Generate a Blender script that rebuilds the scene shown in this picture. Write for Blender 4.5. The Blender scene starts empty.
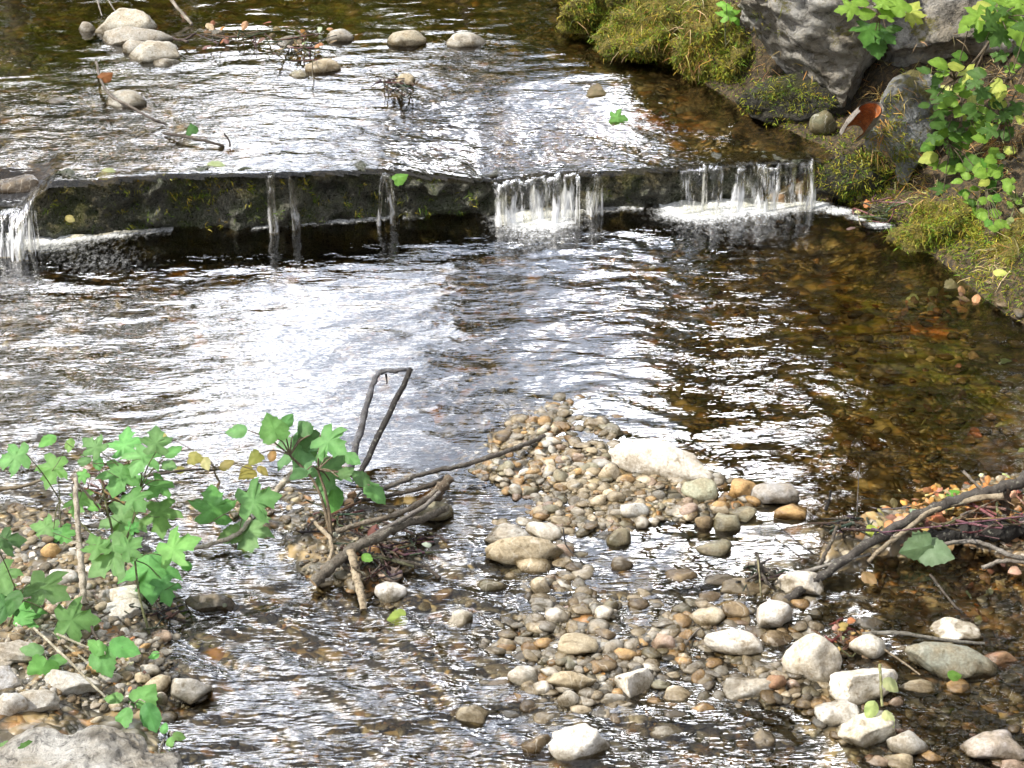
import bpy, bmesh, math, random
import numpy as np
from mathutils import Vector, Matrix, noise as mnoise

random.seed(11)
RNG = np.random.default_rng(11)
SC = bpy.context.scene
COL = SC.collection
R = math.radians

# ------------------------------------------------------------------ camera geometry
CAM_H, PITCH, HALF = 2.5, R(28.0), R(16.5)
FPX = 512.0 / math.tan(HALF)
CP, SP = math.cos(PITCH), math.sin(PITCH)

def ray(px, py):
    u = (px - 512.0) / FPX
    v = (384.0 - py) / FPX
    return u, CP + SP * v, -SP + CP * v

def P(px, py, z=0.0):
    """point of the horizontal plane at height z that the photograph shows at (px, py)"""
    dx, dy, dz = ray(px, py)
    t = (CAM_H - z) / -dz
    return Vector((dx * t, dy * t, z))

def PY(px, py, y):
    """point of the vertical plane at distance y"""
    dx, dy, dz = ray(px, py)
    t = y / dy
    return Vector((dx * t, y, CAM_H + dz * t))

def mpp(px, py, z=0.0):
    _, _, dz = ray(px, py)
    return (CAM_H - z) / -dz / FPX

# ------------------------------------------------------------------ numpy noise
_perm = np.random.default_rng(5).permutation(512).astype(np.int64)
_grad = np.random.default_rng(6).normal(size=(512, 3))
_grad /= np.linalg.norm(_grad, axis=1)[:, None]

def _h(i, j, k):
    return _perm[(_perm[(_perm[i & 511] + j) & 511] + k) & 511]

def perlin(x, y, z=0.0):
    x, y, z = np.broadcast_arrays(np.asarray(x, float), np.asarray(y, float), np.asarray(z, float))
    i, j, k = np.floor(x).astype(np.int64), np.floor(y).astype(np.int64), np.floor(z).astype(np.int64)
    fx, fy, fz = x - i, y - j, z - k
    s = lambda t: t * t * t * (t * (t * 6 - 15) + 10)
    u, v, w = s(fx), s(fy), s(fz)
    def g(a, b, c):
        G = _grad[_h(i + a, j + b, k + c)]
        return G[..., 0] * (fx - a) + G[..., 1] * (fy - b) + G[..., 2] * (fz - c)
    l = lambda a, b, t: a + (b - a) * t
    x00, x10 = l(g(0, 0, 0), g(1, 0, 0), u), l(g(0, 1, 0), g(1, 1, 0), u)
    x01, x11 = l(g(0, 0, 1), g(1, 0, 1), u), l(g(0, 1, 1), g(1, 1, 1), u)
    return l(l(x00, x10, v), l(x01, x11, v), w) * 1.5

def fbm(x, y, z=0.0, o=4, gain=0.5):
    t, a, f = 0.0, 1.0, 1.0
    for q in range(o):
        t = t + a * perlin(np.asarray(x) * f + 17.3 * q, np.asarray(y) * f - 9.1 * q, np.asarray(z) * f + 3.7 * q)
        a *= gain
        f *= 2.03
    return t

def sstep(a, b, x):
    t = np.clip((np.asarray(x, float) - a) / (b - a), 0, 1)
    return t * t * (3 - 2 * t)

# ------------------------------------------------------------------ object helpers
def tag(o, label=None, cat=None, group=None, kind=None):
    if label: o['label'] = label
    if cat: o['category'] = cat
    if group: o['group'] = group
    if kind: o['kind'] = kind
    return o

def empty(name, loc=(0, 0, 0)):
    o = bpy.data.objects.new(name, None)
    o.empty_display_size = 0.1
    o.location = loc
    COL.objects.link(o)
    return o

def link_mesh(name, verts, faces, mat=None, parent=None, tint=None, attrs=None, smooth=True):
    me = bpy.data.meshes.new(name)
    verts = np.asarray(verts, dtype=np.float32)
    if isinstance(faces, np.ndarray):
        nf, k = faces.shape
        me.vertices.add(len(verts))
        me.vertices.foreach_set('co', verts.ravel())
        me.loops.add(nf * k)
        me.loops.foreach_set('vertex_index', faces.astype(np.int32).ravel())
        me.polygons.add(nf)
        me.polygons.foreach_set('loop_start', np.arange(0, nf * k, k, dtype=np.int32))
        me.polygons.foreach_set('loop_total', np.full(nf, k, dtype=np.int32))
        me.update(calc_edges=True)
    else:
        me.from_pydata([tuple(map(float, v)) for v in verts], [], faces)
    if smooth:
        me.polygons.foreach_set('use_smooth', np.ones(len(me.polygons), dtype=bool))
    if tint is not None:
        ca = me.color_attributes.new('tint', 'FLOAT_COLOR', 'POINT')
        t = np.asarray(tint, dtype=np.float32)
        if t.ndim == 1:
            t = np.tile(t[:3], (len(verts), 1))
        ca.data.foreach_set('color', np.concatenate([t[:, :3], np.ones((len(verts), 1), np.float32)], 1).astype(np.float32).ravel())
    for k, v in (attrs or {}).items():
        a = me.attributes.new(k, 'FLOAT', 'POINT')
        a.data.foreach_set('value', np.asarray(v, dtype=np.float32).ravel())
    if mat: me.materials.append(mat)
    me.update()
    o = bpy.data.objects.new(name, me)
    COL.objects.link(o)
    if parent: o.parent = parent
    return o

class MB:
    """collects tubes, stones and leaves into the verts and faces of one mesh"""
    def __init__(self):
        self.v, self.f, self.t = [], [], []
    def add(self, verts, faces, tint=(1, 1, 1)):
        b = len(self.v)
        self.v.extend([tuple(map(float, p)) for p in verts])
        self.f.extend([tuple(int(i) + b for i in q) for q in faces])
        if np.ndim(tint) == 1:
            self.t.extend([tuple(tint[:3])] * len(verts))
        else:
            self.t.extend([tuple(q[:3]) for q in tint])
    def build(self, name, mat, parent=None, smooth=True):
        org = Vector((0, 0, 0)) if parent is None else parent.location
        v = np.array(self.v) - np.array(org)
        return link_mesh(name, v, self.f, mat, parent, np.array(self.t), smooth=smooth)
    def build_own(self, name, mat, smooth=True):
        v = np.array(self.v)
        c = v.mean(0)
        c[2] = v[:, 2].min()
        o = link_mesh(name, v - c, self.f, mat, None, np.array(self.t), smooth=smooth)
        o.location = c
        return o

def spline(pts, n=6):
    pts = [Vector(p) for p in pts]
    if len(pts) < 3:
        return [pts[0].lerp(pts[-1], i / (n * 2)) for i in range(n * 2 + 1)]
    q = [pts[0] * 2 - pts[1]] + pts + [pts[-1] * 2 - pts[-2]]
    out = []
    for i in range(1, len(q) - 2):
        a, b, c, d = q[i - 1], q[i], q[i + 1], q[i + 2]
        for k in range(n):
            t = k / n
            out.append(0.5 * ((2 * b) + (c - a) * t + (2 * a - 5 * b + 4 * c - d) * t * t + (3 * b - a - 3 * c + d) * t ** 3))
    out.append(pts[-1])
    return out

def tube(mb, pts, r0, r1, seg=8, tint=(1, 1, 1), n=6, wob=0.12, knots=0.15, endtint=None):
    sp = spline(pts, n)
    m = len(sp)
    sd = random.random() * 90
    verts, tints = [], []
    for i, p in enumerate(sp):
        d = (sp[min(i + 1, m - 1)] - sp[max(i - 1, 0)]).normalized()
        up = Vector((0, 0, 1)) if abs(d.z) < 0.9 else Vector((1, 0, 0))
        a = d.cross(up).normalized()
        b = a.cross(d)
        rr = r0 + (r1 - r0) * i / (m - 1)
        w = Vector((mnoise.noise((i * 0.35, sd, 0)), mnoise.noise((i * 0.35, sd, 5)), mnoise.noise((i * 0.35, sd, 9)))) * rr * wob * 4
        for k in range(seg):
            th = 2 * math.pi * k / seg
            q = rr * (1 + knots * 2 * mnoise.noise((math.cos(th) * 1.2 + sd, math.sin(th) * 1.2, i * 0.6)))
            verts.append(p + w + a * math.cos(th) * q + b * math.sin(th) * q)
            tints.append(tint)
    faces = []
    for i in range(m - 1):
        for k in range(seg):
            k2 = (k + 1) % seg
            faces.append((i * seg + k, i * seg + k2, (i + 1) * seg + k2, (i + 1) * seg + k))
    mb.add(verts, faces, tints)
    for e, i in ((0, 0), (1, m - 1)):
        ring = verts[i * seg:(i + 1) * seg]
        c = sum(ring, Vector()) / seg
        et = endtint if (endtint and e == 0) else tint
        tri = [(seg, k, (k + 1) % seg) if e else (seg, (k + 1) % seg, k) for k in range(seg)]
        mb.add(ring + [c], tri, et)

# ------------------------------------------------------------------ stones
_ico = {}
def ico(n):
    if n not in _ico:
        bm = bmesh.new()
        bmesh.ops.create_icosphere(bm, subdivisions=n, radius=1)
        _ico[n] = (np.array([v.co[:] for v in bm.verts]), [tuple(v.index for v in f.verts) for f in bm.faces])
        bm.free()
    return _ico[n]

def stone_verts(w, d, h, seed, n=3, ang=0.5, rough=0.05, planes=9):
    """a pebble or rock about w x d x h; ang 0 is river-worn, 1 is broken"""
    r = np.random.default_rng(seed)
    p, f = ico(n)
    p = p.copy()
    for k in range(planes):
        nv = r.normal(size=3)
        nv /= np.linalg.norm(nv)
        off = r.uniform(0.93 - 0.45 * ang, 0.99 - 0.17 * ang)
        pr = p @ nv
        over = np.clip(pr - off, 0, None)
        p -= over[:, None] * nv * (0.7 + 0.3 * ang)
    q = p * 1.3 + r.uniform(-50, 50, 3)
    p *= (1 + rough * 2.2 * perlin(q[:, 0], q[:, 1], q[:, 2]))[:, None]
    q = p * 3.6 + r.uniform(-50, 50, 3)
    p *= (1 + rough * 0.9 * fbm(q[:, 0], q[:, 1], q[:, 2], 3))[:, None]
    p /= (p.max(0) - p.min(0)) / 2
    return p * np.array([w / 2, d / 2, h / 2]), f

def rotz(p, a, tilt=0.0, roll=0.0):
    m = np.array(Matrix.Rotation(a, 3, 'Z') @ Matrix.Rotation(tilt, 3, 'Y') @ Matrix.Rotation(roll, 3, 'X'))
    return p @ m.T

# ------------------------------------------------------------------ materials
class NT:
    def __init__(self, name):
        self.m = bpy.data.materials.new(name)
        self.m.use_nodes = True
        self.t = self.m.node_tree
        self.t.nodes.clear()
        self.out = self.t.nodes.new('ShaderNodeOutputMaterial')
    def n(self, typ, ins=None, **props):
        nd = self.t.nodes.new(typ)
        for k, v in props.items():
            setattr(nd, k, v)
        for k, v in (ins or {}).items():
            s = nd.inputs[k]
            if isinstance(v, bpy.types.NodeSocket):
                self.t.links.new(v, s)
            else:
                s.default_value = v
        return nd
    def noise(self, vec, scale, detail=4, rough=0.55, dist=0.0, dim='3D'):
        return self.n('ShaderNodeTexNoise', noise_dimensions=dim, ins={'Vector': vec, 'Scale': scale, 'Detail': detail, 'Roughness': rough, 'Distortion': dist}).outputs['Fac']
    def math(self, op, a, b=0.0, clamp=False):
        return self.n('ShaderNodeMath', {0: a, 1: b}, operation=op, use_clamp=clamp).outputs[0]
    def mix(self, fac, a, b, mode='MIX'):
        return self.n('ShaderNodeMix', {0: fac, 6: a, 7: b}, data_type='RGBA', blend_type=mode).outputs[2]
    def ramp(self, fac, stops, interp='LINEAR'):
        nd = self.n('ShaderNodeValToRGB', {'Fac': fac})
        cr = nd.color_ramp
        cr.interpolation = interp
        while len(cr.elements) < len(stops):
            cr.elements.new(0.5)
        for e, (p, c) in zip(cr.elements, stops):
            e.position = p
            e.color = (*c, 1) if len(c) == 3 else c
        return nd.outputs['Color']
    def mapr(self, v, a, b, c=0.0, d=1.0):
        return self.n('ShaderNodeMapRange', {'Value': v, 'From Min': a, 'From Max': b, 'To Min': c, 'To Max': d}, clamp=True).outputs[0]
    def attr(self, name, out='Fac'):
        return self.n('ShaderNodeAttribute', attribute_name=name).outputs[out]
    def bump(self, h, dist, strength=1.0, normal=None):
        ins = {'Height': h, 'Distance': dist, 'Strength': strength}
        if normal is not None: ins['Normal'] = normal
        return self.n('ShaderNodeBump', ins).outputs['Normal']
    def pos(self):
        return self.n('ShaderNodeNewGeometry').outputs['Position']
    def done(self, shader):
        self.t.links.new(shader, self.out.inputs['Surface'])
        return self.m

def rgba(c): return (c[0], c[1], c[2], 1.0)

def mat_stone():
    s = NT('river_stone')
    p = s.pos()
    tint = s.attr('tint', 'Color')
    wet = s.attr('wet')
    n1 = s.noise(p, 22, 5, 0.6)
    n2 = s.noise(p, 140, 4, 0.65)
    n3 = s.noise(p, 420, 3, 0.6)
    n0 = s.noise(p, 55, 3, 0.6)
    col = s.mix(s.mapr(n1, 0.40, 0.62), tint, s.mix(0.55, tint, s.mix(0.75, s.mix(1.0, tint, (.6, .6, .6, 1), 'MULTIPLY'), (0.30, 0.22, 0.11, 1))))
    col = s.mix(s.mapr(n0, 0.56, 0.70), col, s.mix(1.0, col, (0.55, 0.50, 0.42, 1), 'MULTIPLY'))
    col = s.mix(s.mapr(n2, 0.42, 0.62), s.mix(1.0, col, (0.72, 0.70, 0.66, 1), 'MULTIPLY'), col)
    col = s.mix(s.mapr(n3, 0.60, 0.72), col, s.mix(1.0, col, (0.5, 0.48, 0.45, 1), 'MULTIPLY'))
    vein = s.n('ShaderNodeTexWave', {'Vector': p, 'Scale': 9.0, 'Distortion': 14.0, 'Detail': 3.0, 'Detail Scale': 1.5}).outputs['Fac']
    col = s.mix(s.math('MULTIPLY', s.mapr(vein, 0.95, 1.0), s.mapr(s.noise(p, 2.6, 2), .52, .62, 0, .4)), col, (0.62, 0.60, 0.55, 1))
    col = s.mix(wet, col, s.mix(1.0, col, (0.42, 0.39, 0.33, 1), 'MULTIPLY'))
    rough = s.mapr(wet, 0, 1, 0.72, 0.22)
    h = s.math('ADD', s.math('MULTIPLY', n2, 0.6), s.math('MULTIPLY', n3, 0.3))
    b = s.n('ShaderNodeBsdfPrincipled', {'Base Color': col, 'Roughness': rough, 'Normal': s.bump(h, 0.004, 0.8)})
    return s.done(b.outputs[0])

def mat_bed():
    s = NT('stream_bed_pebbles')
    p = s.pos()
    wp = s.n('ShaderNodeVectorMath', {0: p, 1: s.n('ShaderNodeVectorMath', {0: s.n('ShaderNodeTexNoise', {'Vector': p, 'Scale': 14.0, 'Detail': 2.0}).outputs['Color'], 'Scale': 0.05}, operation='SCALE').outputs[0]}, operation='ADD').outputs[0]
    v1 = s.n('ShaderNodeTexVoronoi', {'Vector': wp, 'Scale': 19.0, 'Randomness': 1.0})
    v2 = s.n('ShaderNodeTexVoronoi', {'Vector': wp, 'Scale': 46.0, 'Randomness': 1.0})
    big = s.mapr(s.noise(p, 5.0, 3), 0.45, 0.55)
    stops = [(0.0, (0.065, 0.050, 0.025)), (0.16, (0.20, 0.145, 0.07)), (0.32, (0.10, 0.075, 0.035)), (0.5, (0.28, 0.20, 0.09)),
             (0.62, (0.13, 0.115, 0.08)), (0.76, (0.34, 0.28, 0.17)), (0.88, (0.26, 0.13, 0.04)), (1.0, (0.07, 0.055, 0.035))]
    c1 = s.ramp(s.n('ShaderNodeSeparateColor', {0: v1.outputs['Color']}).outputs[0], stops, 'CONSTANT')
    c2 = s.ramp(s.n('ShaderNodeSeparateColor', {0: v2.outputs['Color']}).outputs[1], stops, 'CONSTANT')
    col = s.mix(big, c1, c2)
    d = s.mix(big, v1.outputs['Distance'], v2.outputs['Distance'])
    col = s.mix(s.mapr(d, 0.35, 0.75), col, (0.035, 0.03, 0.02, 1))
    algae, rust, dark = s.attr('algae'), s.attr('rust'), s.attr('soil')
    an = s.mapr(s.noise(p, 12, 5, 0.7), 0.35, 0.6)
    col = s.mix(s.math('MULTIPLY', algae, an), col, (0.10, 0.13, 0.015, 1))
    rn = s.mapr(s.noise(p, 17, 5, 0.75), 0.42, 0.6)
    col = s.mix(s.math('MULTIPLY', rust, rn), col, (0.34, 0.13, 0.03, 1))
    soiln = s.noise(p, 60, 6, 0.7)
    soilc = s.ramp(soiln, [(0.25, (0.010, 0.009, 0.006)), (0.48, (0.045, 0.034, 0.018)), (0.60, (0.13, 0.085, 0.04)), (0.72, (0.07, 0.08, 0.018))])
    far = s.mapr(s.n('ShaderNodeSeparateXYZ', {0: p}).outputs[1], 8.5, 10.5)
    soilc = s.mix(far, soilc, s.ramp(s.noise(p, 2.5, 6, 0.7), [(0.35, (0.012, 0.018, 0.005)), (0.6, (0.035, 0.05, 0.012)), (0.75, (0.06, 0.05, 0.02))]))
    col = s.mix(dark, col, soilc)
    h = s.math('SUBTRACT', 1.0, s.math('POWER', d, 1.5))
    hh = s.mix(dark, h, soiln)
    b = s.n('ShaderNodeBsdfPrincipled', {'Base Color': col, 'Roughness': s.mapr(dark, 0, 1, 0.4, 0.85), 'Normal': s.bump(hh, 0.02, 0.9)})
    return s.done(b.outputs[0])

def mat_water(name, fine=1.0):
    s = NT(name)
    p = s.pos()
    chop, foam = s.attr('chop'), s.attr('foam')
    # two directions of small ripples on top of the modelled waves
    def mapped(rz, sc):
        return s.n('ShaderNodeMapping', {'Vector': p, 'Rotation': (0, 0, rz), 'Scale': sc}).outputs[0]
    a = s.noise(mapped(0.10, (14, 52, 1)), 1.0, 2, 0.5, 0.0, '2D')
    b = s.noise(mapped(-0.35, (26, 74, 1)), 1.0, 1, 0.5, 0.0, '2D')
    h = s.math('ADD', s.math('MULTIPLY', a, 0.6), s.math('MULTIPLY', b, 0.5))
    hs = s.math('MULTIPLY', h, s.math('MULTIPLY', chop, fine))
    nrm = s.bump(hs, 0.0030, 1.0)
    fr = s.n('ShaderNodeFresnel', {'IOR': 1.5, 'Normal': nrm}).outputs[0]
    dp = s.attr('depth')
    tc = s.ramp(dp, [(0.0, (0.90, 0.88, 0.80)), (0.15, (0.86, 0.81, 0.64)), (0.5, (0.78, 0.69, 0.46)), (1.0, (0.70, 0.60, 0.36))])
    tr = s.n('ShaderNodeBsdfTransparent', {'Color': tc})
    gl = s.n('ShaderNodeBsdfGlossy', {'Color': (1, 1, 1, 1), 'Roughness': 0.02, 'Normal': nrm})
    w = s.n('ShaderNodeMixShader', {0: fr, 1: tr.outputs[0], 2: gl.outputs[0]}).outputs[0]
    fn = s.math('ADD', s.math('MULTIPLY', s.noise(mapped(0.0, (60, 26, 60)), 1.0, 4, 0.75), 0.6), s.math('MULTIPLY', s.noise(p, 130, 3, 0.7), 0.4))
    fm = s.mapr(s.math('ADD', fn, s.math('MULTIPLY', foam, 0.50)), 0.66, 1.0)
    fm = s.math('MULTIPLY', fm, s.mapr(foam, 0.18, 0.55))
    fo = s.n('ShaderNodeBsdfPrincipled', {'Base Color': s.mix(s.mapr(fn, .4, .62), (0.55, 0.58, 0.60, 1), (0.86, 0.87, 0.88, 1)), 'Roughness': 0.4})
    w = s.n('ShaderNodeMixShader', {0: fm, 1: w, 2: fo.outputs[0]}).outputs[0]
    return s.done(w)

def mat_fall():
    s = NT('falling_water')
    p = s.pos()
    m = s.n('ShaderNodeMapping', {'Vector': p, 'Scale': (48, 20, 9)}).outputs[0]
    n1 = s.noise(m, 1.0, 4, 0.6, 0.4)
    dens = s.attr('dens')
    white = s.mapr(s.math('ADD', n1, s.math('MULTIPLY', dens, 0.28)), 0.62, 0.90)
    nrm = s.bump(n1, 0.012, 1.0)
    tr = s.n('ShaderNodeBsdfTransparent', {'Color': (0.88, 0.87, 0.80, 1)})
    gl = s.n('ShaderNodeBsdfGlossy', {'Color': (1, 1, 1, 1), 'Roughness': 0.08, 'Normal': nrm})
    fr = s.n('ShaderNodeFresnel', {'IOR': 1.42, 'Normal': nrm}).outputs[0]
    w = s.n('ShaderNodeMixShader', {0: fr, 1: tr.outputs[0], 2: gl.outputs[0]}).outputs[0]
    fo = s.n('ShaderNodeBsdfPrincipled', {'Base Color': (0.85, 0.87, 0.90, 1), 'Roughness': 0.3, 'Normal': nrm})
    w = s.n('ShaderNodeMixShader', {0: white, 1: w, 2: fo.outputs[0]}).outputs[0]
    cl = s.n('ShaderNodeBsdfTransparent', {'Color': (1, 1, 1, 1)})
    body = s.mapr(s.math('ADD', s.attr('body'), s.math('MULTIPLY', s.math('SUBTRACT', n1, 0.5), 0.9)), 0.15, 0.45)
    w = s.n('ShaderNodeMixShader', {0: body, 1: cl.outputs[0], 2: w}).outputs[0]
    return s.done(w)

def mat_weir():
    s = NT('mossy_wet_concrete')
    p = s.pos()
    n1, n2 = s.noise(p, 9, 6, 0.65), s.noise(p, 70, 5, 0.7)
    n3 = s.noise(p, 190, 3, 0.7)
    col = s.ramp(n2, [(0.3, (0.010, 0.011, 0.008)), (0.46, (0.045, 0.047, 0.033)), (0.56, (0.085, 0.082, 0.062)), (0.72, (0.22, 0.21, 0.17))])
    moss = s.ramp(n3, [(0.3, (0.012, 0.022, 0.004)), (0.6, (0.05, 0.07, 0.015)), (0.8, (0.10, 0.11, 0.03))])
    col = s.mix(s.math('MULTIPLY', s.mapr(n1, 0.45, 0.62), 0.75), col, moss)
    n4 = s.noise(p, 260, 2, 0.6)
    col = s.mix(s.math('MULTIPLY', s.mapr(n4, 0.56, 0.68), 0.8), col, (0.36, 0.36, 0.30, 1))
    h = s.math('ADD', n2, s.math('MULTIPLY', n3, 0.5))
    b = s.n('ShaderNodeBsdfPrincipled', {'Base Color': col, 'Roughness': s.mapr(n2, 0.3, 0.7, 0.12, 0.6), 'Normal': s.bump(h, 0.02, 1.0)})
    return s.done(b.outputs[0])

def mat_rock(name, base, lichen, moss_amt=0.4, scale=1.0, mossc=((0.05, 0.05, 0.01), (0.22, 0.19, 0.04))):
    s = NT(name)
    p = s.pos()
    nrm_z = s.n('ShaderNodeSeparateXYZ', {0: s.n('ShaderNodeNewGeometry').outputs['Normal']}).outputs[2]
    n1, n2, n3 = s.noise(p, 6 * scale, 6, 0.65, 0.6), s.noise(p, 32 * scale, 6, 0.72, 0.4), s.noise(p, 160, 4, 0.7)
    dk = tuple(c * 0.22 for c in base)
    col = s.ramp(n2, [(0.33, dk), (0.46, base), (0.56, tuple(min(1, c * 1.3) for c in base)), (0.66, lichen)])
    col = s.mix(s.mapr(n1, 0.40, 0.62), col, s.mix(1.0, col, (0.55, 0.50, 0.42, 1), 'MULTIPLY'))
    crack = s.n('ShaderNodeTexVoronoi', {'Vector': s.n('ShaderNodeMapping', {'Vector': p, 'Scale': (2.2 * scale, 2.6 * scale, 6.5 * scale), 'Rotation': (0.5, 0.7, 0.3)}).outputs[0], 'Scale': 1.0}, feature='DISTANCE_TO_EDGE').outputs['Distance']
    ck = s.mapr(s.math('ADD', crack, s.math('MULTIPLY', s.noise(p, 11, 4, 0.7), 0.25)), 0.10, 0.16)
    col = s.mix(s.math('MULTIPLY', s.math('SUBTRACT', 1.0, ck), 0.6), col, (0.025, 0.022, 0.017, 1))
    mo = s.ramp(n3, [(0.3, mossc[0]), (0.65, mossc[1])])
    mm = s.math('MULTIPLY', s.mapr(s.math('ADD', s.noise(p, 10, 5, 0.7), s.math('MULTIPLY', nrm_z, 0.06)), 0.66 - 0.3 * moss_amt, 0.74 - 0.3 * moss_amt), 0.92)
    col = s.mix(mm, col, mo)
    h = s.math('ADD', s.math('ADD', n2, s.math('MULTIPLY', n3, 0.35)), s.math('MULTIPLY', ck, 0.4))
    b = s.n('ShaderNodeBsdfPrincipled', {'Base Color': col, 'Roughness': 0.85, 'Normal': s.bump(h, 0.04, 1.0)})
    return s.done(b.outputs[0])

def mat_wood():
    s = NT('weathered_wood')
    p = s.pos()
    n1, n2 = s.noise(p, 35, 5, 0.65), s.noise(p, 200, 4, 0.7)
    t = s.attr('tint', 'Color')
    col = s.mix(s.mapr(n1, 0.35, 0.65), s.mix(1.0, t, (0.45, 0.42, 0.38, 1), 'MULTIPLY'), t)
    col = s.mix(s.mapr(n2, 0.52, 0.64), col, s.mix(1.0, col, (0.38, 0.36, 0.33, 1), 'MULTIPLY'))
    lich = s.noise(p, 90, 3, 0.6)
    col = s.mix(s.math('MULTIPLY', s.mapr(lich, 0.60, 0.68), 0.5), col, (0.30, 0.30, 0.24, 1))
    b = s.n('ShaderNodeBsdfPrincipled', {'Base Color': col, 'Roughness': 0.8, 'Normal': s.bump(n2, 0.006, 0.9)})
    return s.done(b.outputs[0])

def mat_leaf(name, trans=0.38, rough=0.55):
    s = NT(name)
    p = s.pos()
    t = s.attr('tint', 'Color')
    n = s.noise(p, 55, 3, 0.6)
    col = s.mix(s.mapr(n, 0.35, 0.7), s.mix(1.0, t, (0.72, 0.78, 0.7, 1), 'MULTIPLY'), t)
    b = s.n('ShaderNodeBsdfPrincipled', {'Base Color': col, 'Roughness': rough, 'Specular IOR Level': 0.25, 'Normal': s.bump(n, 0.003, 0.6)})
    tl = s.n('ShaderNodeBsdfTranslucent', {'Color': s.mix(1.0, col, (1.35, 1.45, 0.6, 1), 'MULTIPLY')})
    return s.done(s.n('ShaderNodeMixShader', {0: trans, 1: b.outputs[0], 2: tl.outputs[0]}).outputs[0])

STONE, BED, WEIR, WOOD, FALL = mat_stone(), mat_bed(), mat_weir(), mat_wood(), mat_fall()
WATER, WATER_UP = mat_water('pool_water'), mat_water('upper_water', 1.1)
LEAF, DRY = mat_leaf('living_leaf'), mat_leaf('dry_leaf', 0.2, 0.6)
BOULDER = mat_rock('grey_boulder', (0.42, 0.41, 0.385), (0.62, 0.58, 0.50), 0.30, 0.7)
SLAB = mat_rock('grey_slab', (0.27, 0.285, 0.30), (0.40, 0.40, 0.38), 0.42, 0.5)
DARKROCK = mat_rock('dark_mossy_rock', (0.050, 0.048, 0.038), (0.11, 0.10, 0.075), 0.45, 1.3, ((0.02, 0.024, 0.006), (0.085, 0.085, 0.02)))
MOSSROCK = mat_rock('ochre_mossy_rock', (0.085, 0.075, 0.05), (0.16, 0.14, 0.09), 1.0, 1.3, ((0.05, 0.045, 0.008), (0.34, 0.28, 0.045)))
PALEROCK = mat_rock('pale_foreground_rock', (0.50, 0.485, 0.45), (0.74, 0.72, 0.68), -0.05, 1.2)

# ------------------------------------------------------------------ the stream: lines and levels
_wl = [(P(-420, 262), .14), (P(30, 238), .13), (P(58, 236), .205), (P(240, 228), .205), (P(380, 220), .185), (P(480, 213), .13), (P(570, 209), .135), (P(680, 205), .14), (P(805, 197), .15), (P(900, 192), .17)]
WX, WY, WZ = [q[0].x for q in _wl], [q[0].y for q in _wl], [q[1] for q in _wl]
def weir_y(x): return np.interp(x, WX, WY) + 0.025 * fbm(np.asarray(x, float) * 3.1, 4.4, 0, 3)
def weir_z(x): return np.interp(x, WX, WZ) + 0.010 * fbm(np.asarray(x, float) * 6.0, 1.4, 0, 3)
UP = 0.232
def level(x, y):
    """water level: the pool below the weir, the sloping sheet above it"""
    d = np.asarray(y) - weir_y(x)
    s = sstep(-0.05, 0.95, d)
    full = np.interp(x, [WX[0], WX[2]] + WX[3:], [.205, WZ[2]] + WZ[3:]) + 0.020
    crest = full + (np.interp(x, WX, WZ) + .018 - full) * np.exp(-(np.clip(d, 0, 9) / .13) ** 2)
    return np.where(d > -0.03, crest + (UP - crest) * s, 0.0)

_ul = [P(560, -30, UP), P(600, 12, UP), P(640, 48, UP), P(716, 98, UP), P(800, 140, .2)]
_ll = [P(815, 200), P(868, 214), P(925, 262), P(975, 305), P(1040, 342), P(1180, 450), P(1360, 640), P(1500, 900)]
BANK = [Vector((1.2, 20, 0)), Vector((.75, 12, 0))] + _ul + _ll + [Vector((1.75, 1.0, 0)), Vector((1.75, -1, 0))]
BANK = np.array([(q.x, q.y) for q in BANK])
LEFT = np.array([(-3.6, 20), (-3.0, 12), (-2.75, 8), (-2.6, 6), (-2.3, 4.8), (-1.75, 4.2), (-1.45, 3.5), (-1.2, 2.9), (-1.1, 2.2), (-1.2, 1), (-1.2, -1)])

def poly_dist(x, y, line, side):
    """signed distance to a polyline; positive on the land side"""
    best = np.full(np.shape(x), 1e9)
    xl = np.interp(y, line[::-1, 1], line[::-1, 0])
    for (ax, ay), (bx, by) in zip(line[:-1], line[1:]):
        dx, dy = bx - ax, by - ay
        t = np.clip(((x - ax) * dx + (y - ay) * dy) / (dx * dx + dy * dy), 0, 1)
        best = np.minimum(best, np.hypot(x - ax - t * dx, y - ay - t * dy))
    return np.where((x - xl) * side > 0, best, -best)

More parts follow.
